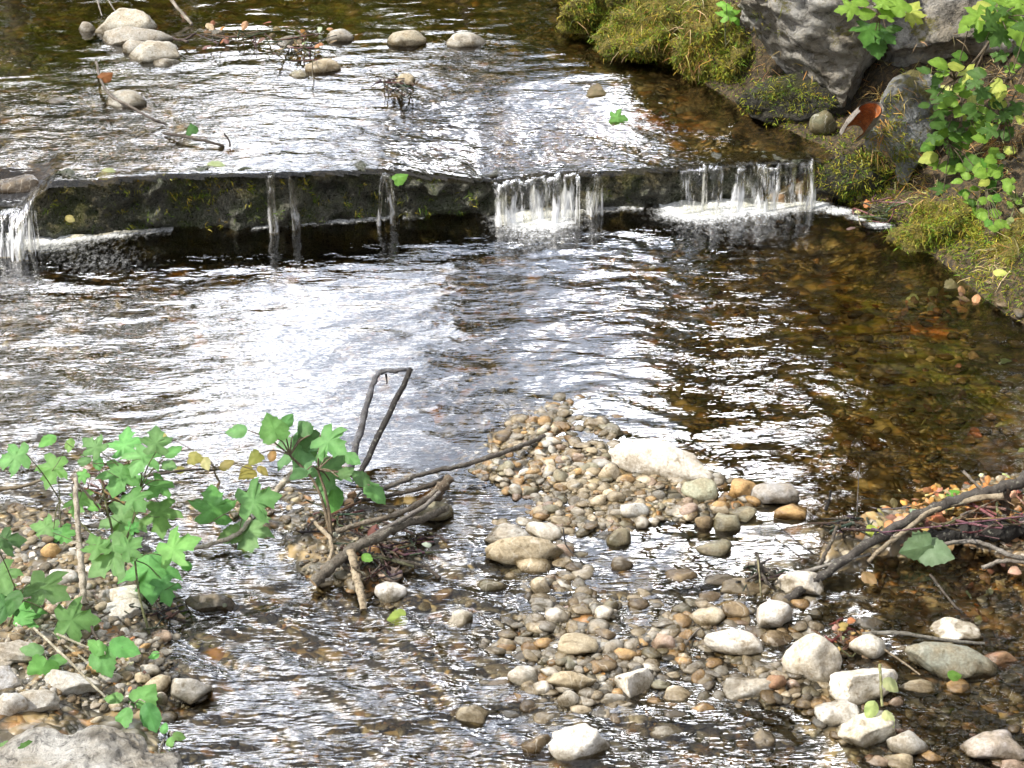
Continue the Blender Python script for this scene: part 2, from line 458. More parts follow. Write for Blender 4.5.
# bed heights seen in the photograph (pixel, height over the pool, reach)
BEDPTS = [(100, 330, -.17, .3), (300, 300, -.19, .3), (500, 290, -.18, .3), (700, 280, -.18, .3), (900, 320, -.085, .25), (1010, 400, -.075, .25), (850, 400, -.095, .2),
 (700, 370, -.15, .2), (400, 400, -.12, .15), (520, 330, -.15, .2), (200, 400, -.13, .2), (20, 420, -.11, .2), (370, 450, -.09, .1), (430, 430, -.08, .08), (640, 400, -.11, .08), (760, 440, -.12, .1), (860, 470, -.10, .1), (470, 372, -.03, .06),
 (500, 390, .012, .06), (600, 400, .008, .05), (485, 385, .008, .05), (560, 405, .016, .07), (605, 425, .016, .07), (530, 430, .015, .07), (500, 440, .01, .06), (520, 470, .018, .07), (580, 470, .020, .08), (650, 490, .02, .08), (700, 492, .008, .07), (610, 515, .004, .06), (550, 510, .004, .06), (470, 500, -.02, .06), (440, 505, .0, .05), (480, 455, .0, .05), (430, 465, -.04, .06),
 (520, 545, .0, .06), (470, 570, -.025, .08), (560, 590, -.008, .08), (620, 620, -.004, .08), (560, 650, .004, .08), (640, 650, -.002, .08), (700, 640, -.004, .08), (580, 690, .002, .08), (660, 705, -.006, .07), (755, 690, -.004, .07), (820, 690, .0, .07), (860, 725, .0, .07), (770, 610, -.006, .07), (720, 555, -.022, .07), (640, 555, -.025, .07), (745, 505, .002, .06), (790, 520, .0, .06), (780, 560, -.02, .06),
 (500, 640, -.012, .07), (490, 690, -.018, .06), (560, 745, -.018, .07), (650, 745, -.03, .07),
 (300, 650, -.05, .12), (250, 720, -.055, .12), (400, 690, -.045, .1), (440, 640, -.03, .08), (230, 610, -.045, .1), (350, 740, -.05, .12), (450, 740, -.04, .1), (730, 745, -.035, .07), (800, 760, -.035, .07), (770, 740, -.035, .05),
 (340, 560, .022, .07), (380, 560, .02, .06), (330, 530, .012, .06), (275, 505, .004, .07), (235, 480, -.012, .07), (400, 520, .0, .05), (380, 590, .0, .05),
 (60, 600, .05, .1), (100, 640, .04, .1), (30, 680, .08, .12), (110, 690, .03, .08), (180, 690, -.004, .06), (40, 560, .03, .1), (150, 605, .012, .07), (0, 525, .012, .1), (205, 650, -.02, .07), (120, 745, .04, .08), (0, 770, .10, .15), (200, 740, -.035, .06), (100, 530, .0, .08), (150, 480, -.02, .08), (60, 480, -.01, .08), (0, 470, .0, .08),
 (960, 635, -.018, .08), (920, 715, -.02, .08), (1000, 700, -.02, .1), (890, 600, -.025, .07), (940, 605, -.03, .07), (990, 750, -.004, .08), (900, 755, -.002, .08), (870, 650, -.004, .06), (930, 660, -.01, .06),
 (850, 555, .012, .05), (900, 530, .035, .06), (960, 515, .05, .06), (1024, 500, .06, .08), (1024, 540, .03, .06), (1060, 520, .06, .1), (1010, 600, -.03, .08), (965, 580, -.028, .06), (940, 492, -.01, .04), (1000, 462, -.06, .06)]
_bp = [(P(a, b), z * (.65 if z > .01 and a > 450 and b < 500 and a < 720 else 1) + (.002 if 470 < a < 850 and b > 535 and -.03 < z < .01 else 0), r) for a, b, z, r in BEDPTS]

def bed(x, y):
    x, y = np.asarray(x, float), np.asarray(y, float)
    num, den = np.full(x.shape, -0.12 * 0.02), np.full(x.shape, 0.02)
    for q, z, r in _bp:
        w = np.exp(-((x - q.x) ** 2 + (y - q.y) ** 2) / (2 * (r * 0.95) ** 2))
        num += w * z
        den += w
    low = num / den
    d = y - weir_y(x)
    up = level(x, y + 0.0) - 0.055 + 0.03 * fbm(x * 2.2, y * 2.2, 3, 3)
    up = np.minimum(up, np.interp(x, WX, WZ) - 0.004 + 0.09 * np.clip(d, 0, 9) * 0.6)
    z = np.where(d > 0.14, up, np.where(d > -0.02, np.minimum(low, -.1), low))
    z = z + 0.012 * fbm(x * 9, y * 9, 1, 4) + 0.006 * fbm(x * 26, y * 26, 2, 3)
    dr = poly_dist(x, y, BANK, 1)
    dl = poly_dist(x, y, LEFT, -1)
    lv = level(x, y)
    lump = 0.13 * fbm(x * 2.6, y * 2.6, 5, 5) + 0.05 * fbm(x * 8, y * 8, 9, 4)
    near = sstep(6.1, 6.3, y) * sstep(7.0, 6.75, y)
    br = lv - 0.06 + np.clip(dr, 0, 1.6) * (0.80 - .50 * near) + np.clip(dr - .8, 0, 1.2) * .9 * near + np.clip(dr - 1.6, 0, 60) * 0.28 + lump * sstep(0, .5, dr) + 0.035 * sstep(0, .12, dr)
    br = br + np.minimum(dr, 0) * .55
    z = np.where(dr > -0.5, np.maximum(z, br), z)
    farl = sstep(3.2, 5.5, y)
    bl = lv - 0.02 + np.clip(dl, 0, 2.0) * (0.22 + 0.4 * farl) + np.clip(dl - 2.0, 0, 60) * 0.28 + lump * 0.5 * sstep(0, .5, dl)
    z = np.where(dl > 0, np.maximum(z, bl), z)
    return z

def axis(a, b, step, lo, hi, grow=1.22):
    c = list(np.arange(a, b + 1e-6, step))
    s = step
    while c[-1] < hi:
        s = min(s * grow, 1.2); c.append(c[-1] + s)
    s = step
    while c[0] > lo:
        s = min(s * grow, 1.2); c.insert(0, c[0] - s)
    return np.array(c)

def grid_mesh(name, X, Y, Z, mat, attrs=None, mask=None):
    ny, nx = Z.shape
    v = np.stack([X, Y, Z], -1).reshape(-1, 3)
    i = np.arange(ny * nx).reshape(ny, nx)
    f = np.stack([i[:-1, :-1], i[:-1, 1:], i[1:, 1:], i[1:, :-1]], -1).reshape(-1, 4)
    if mask is not None:
        mk = mask.reshape(-1)
        f = f[mk[f].any(1)]
        used = np.unique(f)
        re = np.full(len(v), -1); re[used] = np.arange(len(used))
        v, f = v[used], re[f]
        attrs = {k: a.reshape(-1)[used] for k, a in (attrs or {}).items()}
    return link_mesh(name, v, f, mat, attrs=attrs)

def blob(x, y, px, py, r, z=0.0, ky=1.0):
    q = P(px, py, z)
    return np.exp(-(((x - q.x) / r) ** 2 + ((y - q.y) / (r * ky)) ** 2))

ax_ = axis(-2.4, 2.6, 0.012, -30, 30)
ay_ = axis(2.3, 8.6, 0.012, -12, 55)
GX, GY = np.meshgrid(ax_, ay_)
GZ = bed(GX, GY)
DR, DL = poly_dist(GX, GY, BANK, 1), poly_dist(GX, GY, LEFT, -1)
GZ = np.where(np.hypot(GX, GY) < 0.9, np.minimum(GZ, 0.3), GZ)
def bedq(x, y):
    i = min(max(int(np.searchsorted(ax_, x)) - 1, 0), len(ax_) - 2)
    j = min(max(int(np.searchsorted(ay_, y)) - 1, 0), len(ay_) - 2)
    u, v = (x - ax_[i]) / (ax_[i + 1] - ax_[i]), (y - ay_[j]) / (ay_[j + 1] - ay_[j])
    return float((GZ[j, i] * (1 - u) + GZ[j, i + 1] * u) * (1 - v) + (GZ[j + 1, i] * (1 - u) + GZ[j + 1, i + 1] * u) * v)
soil = np.clip(sstep(9, 11, GY) * (np.abs(GX) > 2) + sstep(-0.10, 0.02, DR) + sstep(0.05, 0.5, DL) * (GY > 4.3) + sstep(10, 14, GY), 0, 1)
algae = np.clip(blob(GX, GY, 60, 10, 1.3, UP, .6) + blob(GX, GY, 70, 60, .45, UP, .7) + .8 * blob(GX, GY, 350, 8, .9, UP, .5) + .9 * blob(GX, GY, 880, 290, .5) + .7 * blob(GX, GY, 1000, 390, .4) + .4 * blob(GX, GY, 60, 360, .4), 0, 1)
rust = 1.3 * blob(GX, GY, 945, 303, .12, 0, .7) + 1.2 * blob(GX, GY, 665, 110, .13, .2, .6) + .45 * np.clip(1.2 * blob(GX, GY, 665, 110, .16, .2, .7) + .5 * blob(GX, GY, 250, 0, .7, UP, .5) + .9 * blob(GX, GY, 1000, 420, .3) + blob(GX, GY, 945, 303, .12, 0, .8) + .6 * blob(GX, GY, 840, 280, .4) + .8 * blob(GX, GY, 980, 590, .2) + .5 * blob(GX, GY, 620, 270, .3) + .5 * blob(GX, GY, 540, 130, .3, .2), 0, 1)
g = grid_mesh('stream_bed', GX, GY, GZ, BED, {'soil': soil, 'algae': algae, 'rust': rust})
tag(g, kind='structure')

# ------------------------------------------------------------------ water
def waves(x, y, chop):
    wx = x + 0.06 * fbm(x * 2.2, y * 2.2, 40, 2)
    wy = y + 0.06 * fbm(x * 2.2, y * 2.2, 50, 2)
    pool = fbm(wx * 3.2, wy * 6.6, 3.0, 2, 0.5) * 0.0058 + fbm(wx * 7.0, wy * 15.0, 13.0, 2, 0.5) * 0.0029
    u, v = wx * .82 - wy * .57, wx * .57 + wy * .82
    rif = fbm(u * 6, v * 17, 7.0, 2, 0.5) * 0.0075 + fbm(wx * 4, wy * 9, 27.0, 2, 0.5) * 0.008 + fbm(u * 13, v * 34, 37.0, 1) * .0016
    return pool * (0.25 + 0.75 * np.clip(chop, 0, 1)) + rif * np.clip(chop - 0.75, 0, 1.4)

x_ = np.arange(-3.4, 2.4, 0.0105)
y_ = np.concatenate([np.arange(1.6, 2.6, .02), np.arange(2.6, 6.5, 0.0095)])
X, Y = np.meshgrid(x_, y_)
q0 = P(300, 660)
chop = 0.62 + 0.9 * sstep(4.25, 3.75, Y + 0.35 * np.clip(X + .2, -1, 1.2)) * sstep(.9, .2, X) + .35 * sstep(3.9, 3.4, Y)
chop = chop - 0.42 * blob(X, Y, 410, 430, .17, 0, 1.4) - .25 * blob(X, Y, 330, 380, .25, 0, 1.6) - .3 * blob(X, Y, 620, 570, .16) - .3 * blob(X, Y, 780, 545, .18)
chop = chop + .2 * blob(X, Y, 60, 250, .5, 0, .5) + .25 * blob(X, Y, 540, 225, .3, 0, .8) + .25 * blob(X, Y, 740, 215, .35, 0, .6)
chop = chop * (1 + .55 * np.clip(fbm(X * 1.3, Y * 2.2, 61, 3), -.9, .9))
chop = np.clip(chop, 0.10, 2.2)
foam = 1.05 * blob(X, Y, 535, 216, .13, 0, .8) + .45 * blob(X, Y, 530, 232, .22, 0, 1.6) + .4 * blob(X, Y, 725, 222, .36, 0, .9) + 1.05 * blob(X, Y, 750, 205, .22, 0, .4) + .75 * blob(X, Y, 690, 213, .12, 0, .6) + .55 * blob(X, Y, 40, 243, .13, 0, .7) + .38 * blob(X, Y, 100, 262, .3, 0, .8)
for a, b in ((815, 205), (840, 211), (862, 218), (880, 226)):
    foam = foam + .9 * blob(X, Y, a, b, .055, 0, .6)
dw = weir_y(X) - Y
foam = foam + .62 * np.exp(-np.clip(dw, 0, 9) / .035) * (fbm(X * 7, 3.3, 0, 2) > -.15) * (X < 1.1)
foam = np.clip(foam, 0, 1)
Z = waves(X, Y, chop) + 0.007 * foam * np.clip(fbm(X * 12, Y * 12, 12, 2), -.3, 1)
def bed_at(X, Y):
    i = np.clip(np.searchsorted(ax_, X) - 1, 0, len(ax_) - 2)
    j = np.clip(np.searchsorted(ay_, Y) - 1, 0, len(ay_) - 2)
    return GZ[j, i]
dep = np.clip((0 - bed_at(X, Y)) / .2, 0, 1)
w = grid_mesh('water', X, Y, Z, WATER, {'chop': chop, 'foam': foam, 'depth': dep}, mask=(dw > -0.02))
tag(w, kind='structure')

x_ = np.arange(-3.6, 1.5, 0.014)
y_ = np.concatenate([np.arange(5.4, 8.8, 0.013), np.arange(8.8, 22, .05)])
X, Y = np.meshgrid(x_, y_)
d = Y - weir_y(X)
chop = 0.85 - .4 * blob(X, Y, 680, 110, .7, .2, .7) - .72 * sstep(7.0, 7.7, Y - .25 * fbm(X * 1.5, 3.1, 0, 2)) + .5 * blob(X, Y, 480, 150, .6, .2, .5) - .5 * blob(X, Y, 70, 62, .28, UP, .8) + .25 * blob(X, Y, 60, 150, .5, .2)
lip = np.clip(-d + 0.004, 0, .2)
Z = level(X, np.maximum(Y, weir_y(X) + 0.0)) + waves(X, Y, chop) * 0.9 - lip * 0.5 - 0.004
foam = np.clip(.35 * blob(X, Y, 20, 190, .2, .2, .8) + .3 * blob(X, Y, 790, 160, .12, .2), 0, 1)
dep = np.clip((Z - bed_at(X, Y)) / .2 + .3 * sstep(6.6, 8.0, Y), 0, 1)
w = grid_mesh('upper_water', X, Y, Z, WATER_UP, {'depth': dep, 'chop': np.clip(chop * (1 + .5 * np.clip(fbm(X * 1.5, Y * 2.5, 71, 3), -.9, .9)), .08, 2), 'foam': foam}, mask=(d > -0.012))
tag(w, kind='structure')

# ------------------------------------------------------------------ the weir and its falls
xs = np.arange(-3.0, 1.32, 0.010)
prof = [(0.02, -.16)] + [(0.0, z) for z in (-.10, -.06, -.02)] + [(0.0, None)] * 14 + [(0.02, 1), (0.05, .98), (0.09, .93), (0.14, .84), (0.20, .7), (0.28, .5), (0.34, .3)]
V = []
for k, (dy, zz) in enumerate(prof):
    if zz is None:
        z = -0.02 + (weir_z(xs) - 0.012 + 0.02) * ((k - 3) / 14.0)
    elif k < 4:
        z = np.full(xs.shape, zz)
    else:
        z = weir_z(xs) * zz
    V.append(np.stack([xs, weir_y(xs) + dy, z], -1))
V = np.array(V)
nz = fbm(V[..., 0] * 9, V[..., 2] * 12, V[..., 1] * 9, 5, .6)
nb = fbm(V[..., 0] * 3, V[..., 2] * 4, 7.7, 3)
front = (np.arange(len(prof)) < 20)[:, None]
rg = np.abs(fbm(V[..., 0] * 5, V[..., 2] * 9, 3.3, 3))
V[..., 1] -= np.where(front, 0.05 * nz + 0.06 * nb + .07 * (rg - .25) * sstep(-.02, .06, V[..., 2]) - .022, 0)
crest_n = .003 + .022 * perlin(V[..., 0] * 11, 8.8, V[..., 1] * 6) + .026 * fbm(V[..., 0] * 4.5, 1.7, 0, 4)
V[..., 2] += np.where(~front, 0.022 * nz + crest_n, 0.010 * nz + crest_n * sstep(.0, .15, V[..., 2]))
grid_v = V.reshape(-1, 3)
i = np.arange(len(grid_v)).reshape(V.shape[:2])
f = np.stack([i[:-1, :-1], i[:-1, 1:], i[1:, 1:], i[1:, :-1]], -1).reshape(-1, 4)
o = link_mesh('weir', grid_v, f, WEIR)
tag(o, 'low dark mossy weir crossing the stream from the left edge to the right bank', 'weir')

def fall(px0, px1, label, dens, throw=0.045, seed=0, width=9, cover=1.0):
    """tongues of water of different width, reach and thickness sliding over the lip"""
    r = np.random.default_rng(seed + 70)
    vs, fs, de, bo, nb = [], [], [], [], 0
    px = px0
    while px < px1 - 1:
        w_ = min(width * r.uniform(.7, 2.6), px1 - px)
        if r.random() < cover:
            xa, xb = P(px, 205).x, P(px + w_, 205).x
            n = max(5, int((xb - xa) / .0035))
            k = 20
            u = np.linspace(0, 1, n)[None, :]
            t = np.linspace(0, 1, k)[:, None]
            drift, fan, th = r.normal(0, .016), r.uniform(-.2, .5), throw * r.uniform(.3, 1.6)
            xx = xa + (xb - xa) * (.5 + (u - .5) * (1 + fan * t ** 1.5)) + drift * t
            yc = np.interp(xx, WX, WY) + 0.025 * fbm(xx * 3.1, 4.4, 0, 3)
            zc = np.interp(xx, WX, WZ) + 0.010 * fbm(xx * 6.0, 1.4, 0, 3) + .012 + r.normal(0, .006)
            q = np.clip((t - .3) / .7, 0, 1)
            y = np.where(t < .3, yc + .07 - t / .3 * .085, yc - .015 - th * np.sqrt(q))
            y = y - .018 - .016 * np.sin(u * math.pi) - .010 * np.abs(fbm(xx * 60, t * 3, seed, 2))
            z = np.where(t < .3, zc + .006 * np.sin(t / .3 * math.pi / 2), zc + .006 - (zc + .012) * q ** 1.5)
            X_, Y_, Z_ = np.broadcast_arrays(xx, y, z)
            vs.append(np.stack([X_, Y_, Z_], -1).reshape(-1, 3))
            i = np.arange(n * k).reshape(k, n) + nb
            fs.append(np.stack([i[:-1, :-1], i[:-1, 1:], i[1:, 1:], i[1:, :-1]], -1).reshape(-1, 4))
            nb += n * k
            dd = dens * r.uniform(.25, 1.05)
            de.append((dd * sstep(.34, .85, t) * np.ones((1, n)) + .15 * q).reshape(-1))
            bo.append((sstep(.20, .48, t) * sstep(0, .48, np.minimum(u, 1 - u)) * r.uniform(.6, 1.0) * np.ones((k, n))).reshape(-1))
        px += w_ * r.uniform(.30, .65)
    o = link_mesh('waterfall', np.concatenate(vs), np.concatenate(fs), FALL, attrs={'dens': np.concatenate(de), 'body': np.concatenate(bo)})
    tag(o, label, 'waterfall')

fall(2, 66, 'broad white fall at the left edge, beside the end of the mossy sill', 1.0, .10, 1, 14, 1)
fall(488, 578, 'white fall pouring over the middle of the weir into a patch of foam', 1.0, .07, 2, 11, .95)
fall(586, 600, 'single narrow trickle just right of the middle fall of the weir', .7, .03, 3, 10, 1)
fall(672, 812, 'widest curtain of white strands falling at the right end of the weir', .85, .05, 4, 9, .85)
fall(276, 288, 'thin broken trickle down the dark sill left of its centre', .6, .015, 5, 9, 1)
fall(296, 302, 'hair-thin trickle down the dark sill beside a slightly wider one', .55, .015, 6, 6, 1)
fall(380, 394, 'short trickle over the sill beside a small green weed', .6, .02, 7, 9, 1)

# ------------------------------------------------------------------ stones one can point to
TINT = {'W': (.72, .69, .63), 'G': (.40, .39, .36), 'T': (.44, .38, .27), 'O': (.46, .29, .12), 'B': (.21, .155, .09), 'D': (.11, .105, .09),
        'L': (.25, .24, .17), 'R': (.29, .155, .09), 'C': (.56, .49, .37), 'P': (.45, .34, .28)}
CNAME = {'W': 'white', 'G': 'grey', 'T': 'tan', 'O': 'ochre', 'B': 'brown', 'D': 'dark grey', 'L': 'olive', 'R': 'rusty', 'C': 'cream', 'P': 'pinkish'}

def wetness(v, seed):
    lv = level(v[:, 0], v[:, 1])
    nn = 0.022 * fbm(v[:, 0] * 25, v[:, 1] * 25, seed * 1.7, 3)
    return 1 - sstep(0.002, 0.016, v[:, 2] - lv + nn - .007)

def stone(px, py, w, h, tint, label=None, ang=.45, rot=0.0, tilt=0.0, name='stone', n=3, seed=None, group=None, z=None, dep=None, sink=.30, rough=.05, mat=None, cat='stone'):
    seed = seed if seed is not None else int(px * 131 + py * 7)
    r = np.random.default_rng(seed)
    zl = z if z is not None else 0.0
    if z is not None and z > .2: sink = .40
    m = mpp(px, py, zl)
    _, dy, dz = ray(px, py)
    sn, cs = -dz / math.hypot(dy, dz), dy / math.hypot(dy, dz)
    W, Hs = w * m, h * m
    D = dep * W if dep else min(.78 * W, Hs / sn * .82)
    hz = 2 * math.sqrt(max((Hs / 2) ** 2 - (D / 2 * sn) ** 2, (0.16 * W) ** 2)) / cs
    hz = min(hz, .85 * W)
    q = P(px, py, zl)
    for k in range(3):
        lv = float(level(q.x, q.y))
        b = z if z is not None else max(bedq(q.x, q.y), lv - 0.018)
        q = P(px, py, b + hz * (.5 - sink))
    v, f = stone_verts(W * 1.03, D, hz * 1.2, seed, n, min(1, ang + .30), rough + .03)
    v = rotz(v, rot, tilt)
    c = np.array(q)
    t = np.array(TINT[tint] if isinstance(tint, str) else tint) * r.uniform(.9, 1.08) * (.92 if cat == 'pebble' else 1)
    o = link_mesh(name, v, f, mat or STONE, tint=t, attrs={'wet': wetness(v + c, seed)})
    o.location = q
    if label: tag(o, label, cat, group)
    return o

LM = []   # landmarks for the labels of the small pebbles
def S(px, py, w, h, t, label, short=None, **k):
    if short: LM.append((px, py, short))
    return stone(px, py, w * 1.07, h * 1.16, t, label, n=4 if w > 40 else 3, **k)

S(662, 465, 98, 26, (.80, .77, .71), 'long white log-shaped stone lying on the far gravel bar at the edge of the pool', 'the long white log-shaped stone', ang=.25, rot=-.30, tilt=.05, dep=.30)
S(770, 496, 54, 22, (.34, .33, .32), 'blocky grey stone with a rusty tan left end at the edge of the pool', 'the blocky grey and tan stone', ang=.7, dep=.5)
S(742, 492, 28, 20, 'O', 'ochre stone pushed against the blocky grey stone by the pool', ang=.5)
S(521, 554, 72, 18, 'T', 'long flat tan stone, largest of the cluster in mid stream', 'the long flat tan stone', ang=.1, dep=.34)
S(533, 567, 33, 17, 'T', 'rounded tan stone in front of the long flat tan stone', ang=.3)
S(508, 536, 44, 18, 'G', 'pale grey stone behind the long flat tan stone', ang=.35)
S(545, 531, 36, 15, 'W', 'whitish sloping stone behind the right end of the long flat tan stone', ang=.5, tilt=.3)
S(489, 525, 22, 10, 'L', 'small olive stone at the back left of the mid-stream cluster', ang=.4)
S(564, 553, 22, 14, 'P', 'pinkish stone touching the right end of the long flat tan stone', ang=.4)
S(562, 564, 20, 10, 'C', 'small cream stone below the pinkish one of the mid-stream cluster', ang=.4)
S(433, 512, 37, 17, 'L', 'smooth olive-grey cobble at the right end of the pile of sticks', 'the smooth olive cobble by the sticks', ang=.15)
S(453, 544, 26, 10, 'T', 'flat tan stone alone in bright water right of the pile of sticks', 'the lone flat tan stone', ang=.3)
S(392, 592, 31, 18, (.58, .58, .57), 'pale grey stone beside the upright peeled stick', 'the pale stone beside the peeled stick', ang=.35)
S(389, 575, 26, 14, 'P', 'pinkish brown stone half under the sticks', ang=.6)
S(494, 589, 29, 18, 'L', 'squarish olive stone with a green speck, left of mid stream', 'the squarish olive stone', ang=.5)
S(541, 588, 20, 25, 'C', 'upright cream stone standing on end in mid stream', 'the upright cream stone', ang=.5)
S(460, 622, 24, 22, (.55, .53, .46), 'notched stone, half white and half tan, left of the shallows', 'the notched white and tan stone', ang=.7)
S(555, 618, 22, 16, 'W', 'rounded white stone in the middle of the shallows', 'the rounded white stone', ang=.35)
S(605, 614, 20, 13, 'W', 'small bright white stone tilted up in the shallows', 'the small tilted white stone', ang=.5, tilt=-.3)
S(538, 628, 24, 11, 'C', 'flat cream stone below the rounded white stone in the shallows', ang=.4)
S(578, 646, 38, 20, 'T', 'broad tan stone with a rough top in the shallows', 'the broad rough tan stone', ang=.45)
S(545, 645, 24, 10, 'O', 'flat ochre stone left of the broad rough tan stone', ang=.4)
S(523, 677, 30, 19, (.56, .56, .53), 'whitish angular stone at the left edge of the lower shallows', 'the whitish angular stone', ang=.7)
S(570, 682, 50, 12, 'T', 'long narrow tan stone lying across the lower shallows', 'the long narrow tan stone', ang=.3, rot=-.1, dep=.35)
S(543, 689, 19, 13, 'W', 'oval white pebble left of the long narrow tan stone', 'the oval white pebble', ang=.15)
S(568, 701, 20, 17, (.42, .40, .35), 'egg-shaped grey stone below the long narrow tan stone', 'the egg-shaped grey stone', ang=.1)
S(517, 699, 21, 11, 'O', 'ochre stone with a dark edge below the whitish angular stone', ang=.45)
S(499, 687, 31, 16, 'B', 'brown drowned stone left of the whitish angular stone', ang=.4, sink=.5)
S(473, 717, 32, 20, (.40, .36, .27), 'tan stone with an orange tip, leftmost in the fast water', 'the tan stone with an orange tip', ang=.55)
S(508, 719, 28, 14, 'D', 'dark wet stone in fast water left of the big white block', 'the dark wet stone', ang=.5, sink=.45)
S(633, 684, 36, 32, 'W', 'bright white angular stone in the centre of the lower shallows', 'the bright white angular stone', ang=.75, rot=.5)
S(648, 669, 24, 9, 'W', 'flat white stone just behind the bright white angular stone', ang=.4)
S(574, 745, 60, 42, (.70, .69, .66), 'big white block at the bottom edge of the picture', 'the big white block', ang=.8, rot=.2, dep=.7)
S(538, 748, 34, 22, 'B', 'brown stone leaning on the left of the big white block', ang=.6)
S(580, 713, 26, 11, 'C', 'cream pebble above the big white block', ang=.3)
S(582, 724, 24, 9, 'T', 'flat tan pebble resting on the back of the big white block', ang=.3)
S(610, 757, 12, 14, 'B', 'small brown pebble at the right foot of the big white block', ang=.4)
S(732, 645, 58, 21, 'W', 'long white stone with a dark underside in the right shallows', 'the long white stone of the right shallows', ang=.4, dep=.5, tilt=.08)
S(708, 619, 34, 20, 'C', 'smooth cream stone behind the long white stone of the right shallows', 'the smooth cream stone', ang=.2)
S(773, 620, 36, 28, (.66, .64, .61), 'white pointed stone with a pink stain, under a blade of grass', 'the white pointed stone', ang=.7)
S(805, 589, 48, 25, 'W', 'white brick-shaped stone in front of the driftwood branch', 'the white brick-shaped stone', ang=.65, dep=.55)
S(814, 664, 54, 44, (.66, .62, .54), 'largest round white boulder of the right shallows, tan on its left side', 'the large round white boulder', ang=.2, dep=.75)
S(712, 550, 38, 20, 'L', 'dark angular stone standing in the brightest glare', 'the dark angular stone in the glare', ang=.8)
S(622, 567, 21, 17, (.2, .18, .15), 'small dark round stone ringed by bright water', 'the small dark round stone', ang=.4)
S(620, 541, 27, 23, 'L', 'mottled olive stone at the foot of the far bar', 'the mottled olive stone', ang=.4)
S(726, 525, 28, 20, 'L', 'rounded olive stone right of a smaller brown one', 'the rounded olive stone', ang=.35)
S(704, 524, 18, 14, 'B', 'small brown stone left of the rounded olive stone', ang=.4)
S(700, 491, 34, 19, (.33, .34, .25), 'greenish angular stone below the long white log-shaped stone', 'the greenish angular stone', ang=.8)
S(632, 510, 27, 15, (.52, .53, .52), 'pale grey flat angular stone on the far bar', 'the pale grey angular stone', ang=.8)
S(609, 474, 20, 15, 'C', 'cream stone at the left end of the long white log-shaped stone', ang=.35)
S(791, 513, 32, 15, 'O', 'ochre brown stone at the right end of the blocky grey stone', ang=.5)
S(744, 514, 26, 12, 'L', 'flat olive stone under the ochre stone by the pool', ang=.4)
S(710, 598, 25, 11, 'B', 'low brown stone capped with white behind the smooth cream stone', ang=.4)
S(680, 581, 36, 20, 'B', 'flat brown drowned stone in the middle of the glare', 'the flat brown drowned stone', ang=.5, sink=.5)
S(745, 591, 52, 16, (.24, .2, .13), 'flat brown slab left of the white brick-shaped stone', 'the flat brown slab', ang=.6, sink=.45)
S(722, 584, 40, 8, 'D', 'thin dark slab behind the flat brown slab', ang=.5)
S(735, 612, 26, 16, 'B', 'tilted brown stone between the cream and the white pointed stones', ang=.6, tilt=.3)
S(778, 643, 34, 19, 'B', 'brown stone in front of the white pointed stone', ang=.5, sink=.4)
S(664, 645, 22, 18, 'P', 'pinkish upright stone left of the long white stone of the right shallows', 'the pinkish upright stone', ang=.5)
S(624, 655, 22, 13, 'O', 'orange-flecked stone behind the bright white angular stone', ang=.5)
S(752, 567, 16, 22, 'W', 'narrow pointed white stone at the edge of a clump of twigs', 'the narrow pointed white stone', ang=.7)
S(749, 688, 50, 19, 'G', 'flat grey wedge left of the large round white boulder', 'the flat grey wedge', ang=.8, dep=.6)
S(776, 684, 20, 25, 'R', 'rusty stone between the grey wedge and the round white boulder', ang=.5)
S(793, 686, 13, 12, 'P', 'small pinkish pebble under the large round white boulder', ang=.3)
S(676, 696, 28, 17, 'C', 'cream and pink stone below the bright white angular stone', 'the cream and pink stone', ang=.6)
S(667, 734, 32, 14, 'G', 'wet grey oval stone in still water near the bottom', 'the wet grey oval stone', ang=.3)
S(677, 718, 26, 13, 'D', 'slanting dark grey stone behind the wet grey oval stone', ang=.4, tilt=.25)
S(703, 710, 26, 11, 'O', 'low ochre stone right of the slanting dark grey stone', ang=.4)
S(762, 742, 25, 22, (.2, .17, .12), 'dark pointed stone alone in the fast water at the lower right', 'the dark pointed stone', ang=.85)
S(868, 648, 34, 22, (.60, .58, .52), 'white stone with dark spots beside dead leaves', 'the spotted white stone', ang=.3)
S(953, 634, 46, 24, 'W', 'white rounded stone with a thin crack, rightmost of the white stones', 'the cracked white stone', ang=.4)
S(948, 666, 86, 27, (.27, .28, .23), 'long greenish-grey slab slanting down to the right', 'the long greenish slab', ang=.65, rot=-.12, tilt=.14, dep=.42)
S(1002, 660, 32, 19, 'R', 'rusty brown stone beyond the end of the long greenish slab', 'the rusty brown stone', ang=.5)
S(853, 688, 66, 32, 'W', 'big slanting white stone with a green stem lying over it', 'the big slanting white stone', ang=.7, rot=.25, tilt=-.15, dep=.55)
S(838, 714, 42, 25, (.6, .59, .56), 'white stone with a brown foot below the big slanting white stone', 'the white stone with a brown foot', ang=.5)
S(865, 733, 56, 26, (.58, .56, .48), 'flat pale stone below the pale green leaves', 'the flat pale stone below the leaves', ang=.75, rot=.15, tilt=-.1)
S(917, 690, 40, 14, 'T', 'flat tan stone in front of the long greenish slab', ang=.4)
S(957, 689, 27, 16, 'O', 'smooth ochre oval stone in front of the long greenish slab', 'the smooth ochre oval stone', ang=.1)
S(871, 628, 38, 15, 'D', 'dark dome-shaped stone barely out of the water behind the spotted white stone', ang=.2, sink=.45)
S(1000, 750, 64, 26, (.42, .38, .35), 'pinkish grey stone at the lower right corner', 'the pinkish grey corner stone', ang=.6)
S(904, 747, 36, 24, 'G', 'angular grey stone right of the flat pale stone', 'the angular grey stone', ang=.8)
S(895, 704, 17, 12, 'P', 'small pinkish stone beside the pale green leaves', ang=.3)
S(900, 764, 30, 16, 'T', 'tan stone cut by the bottom edge under the angular grey stone', ang=.5)
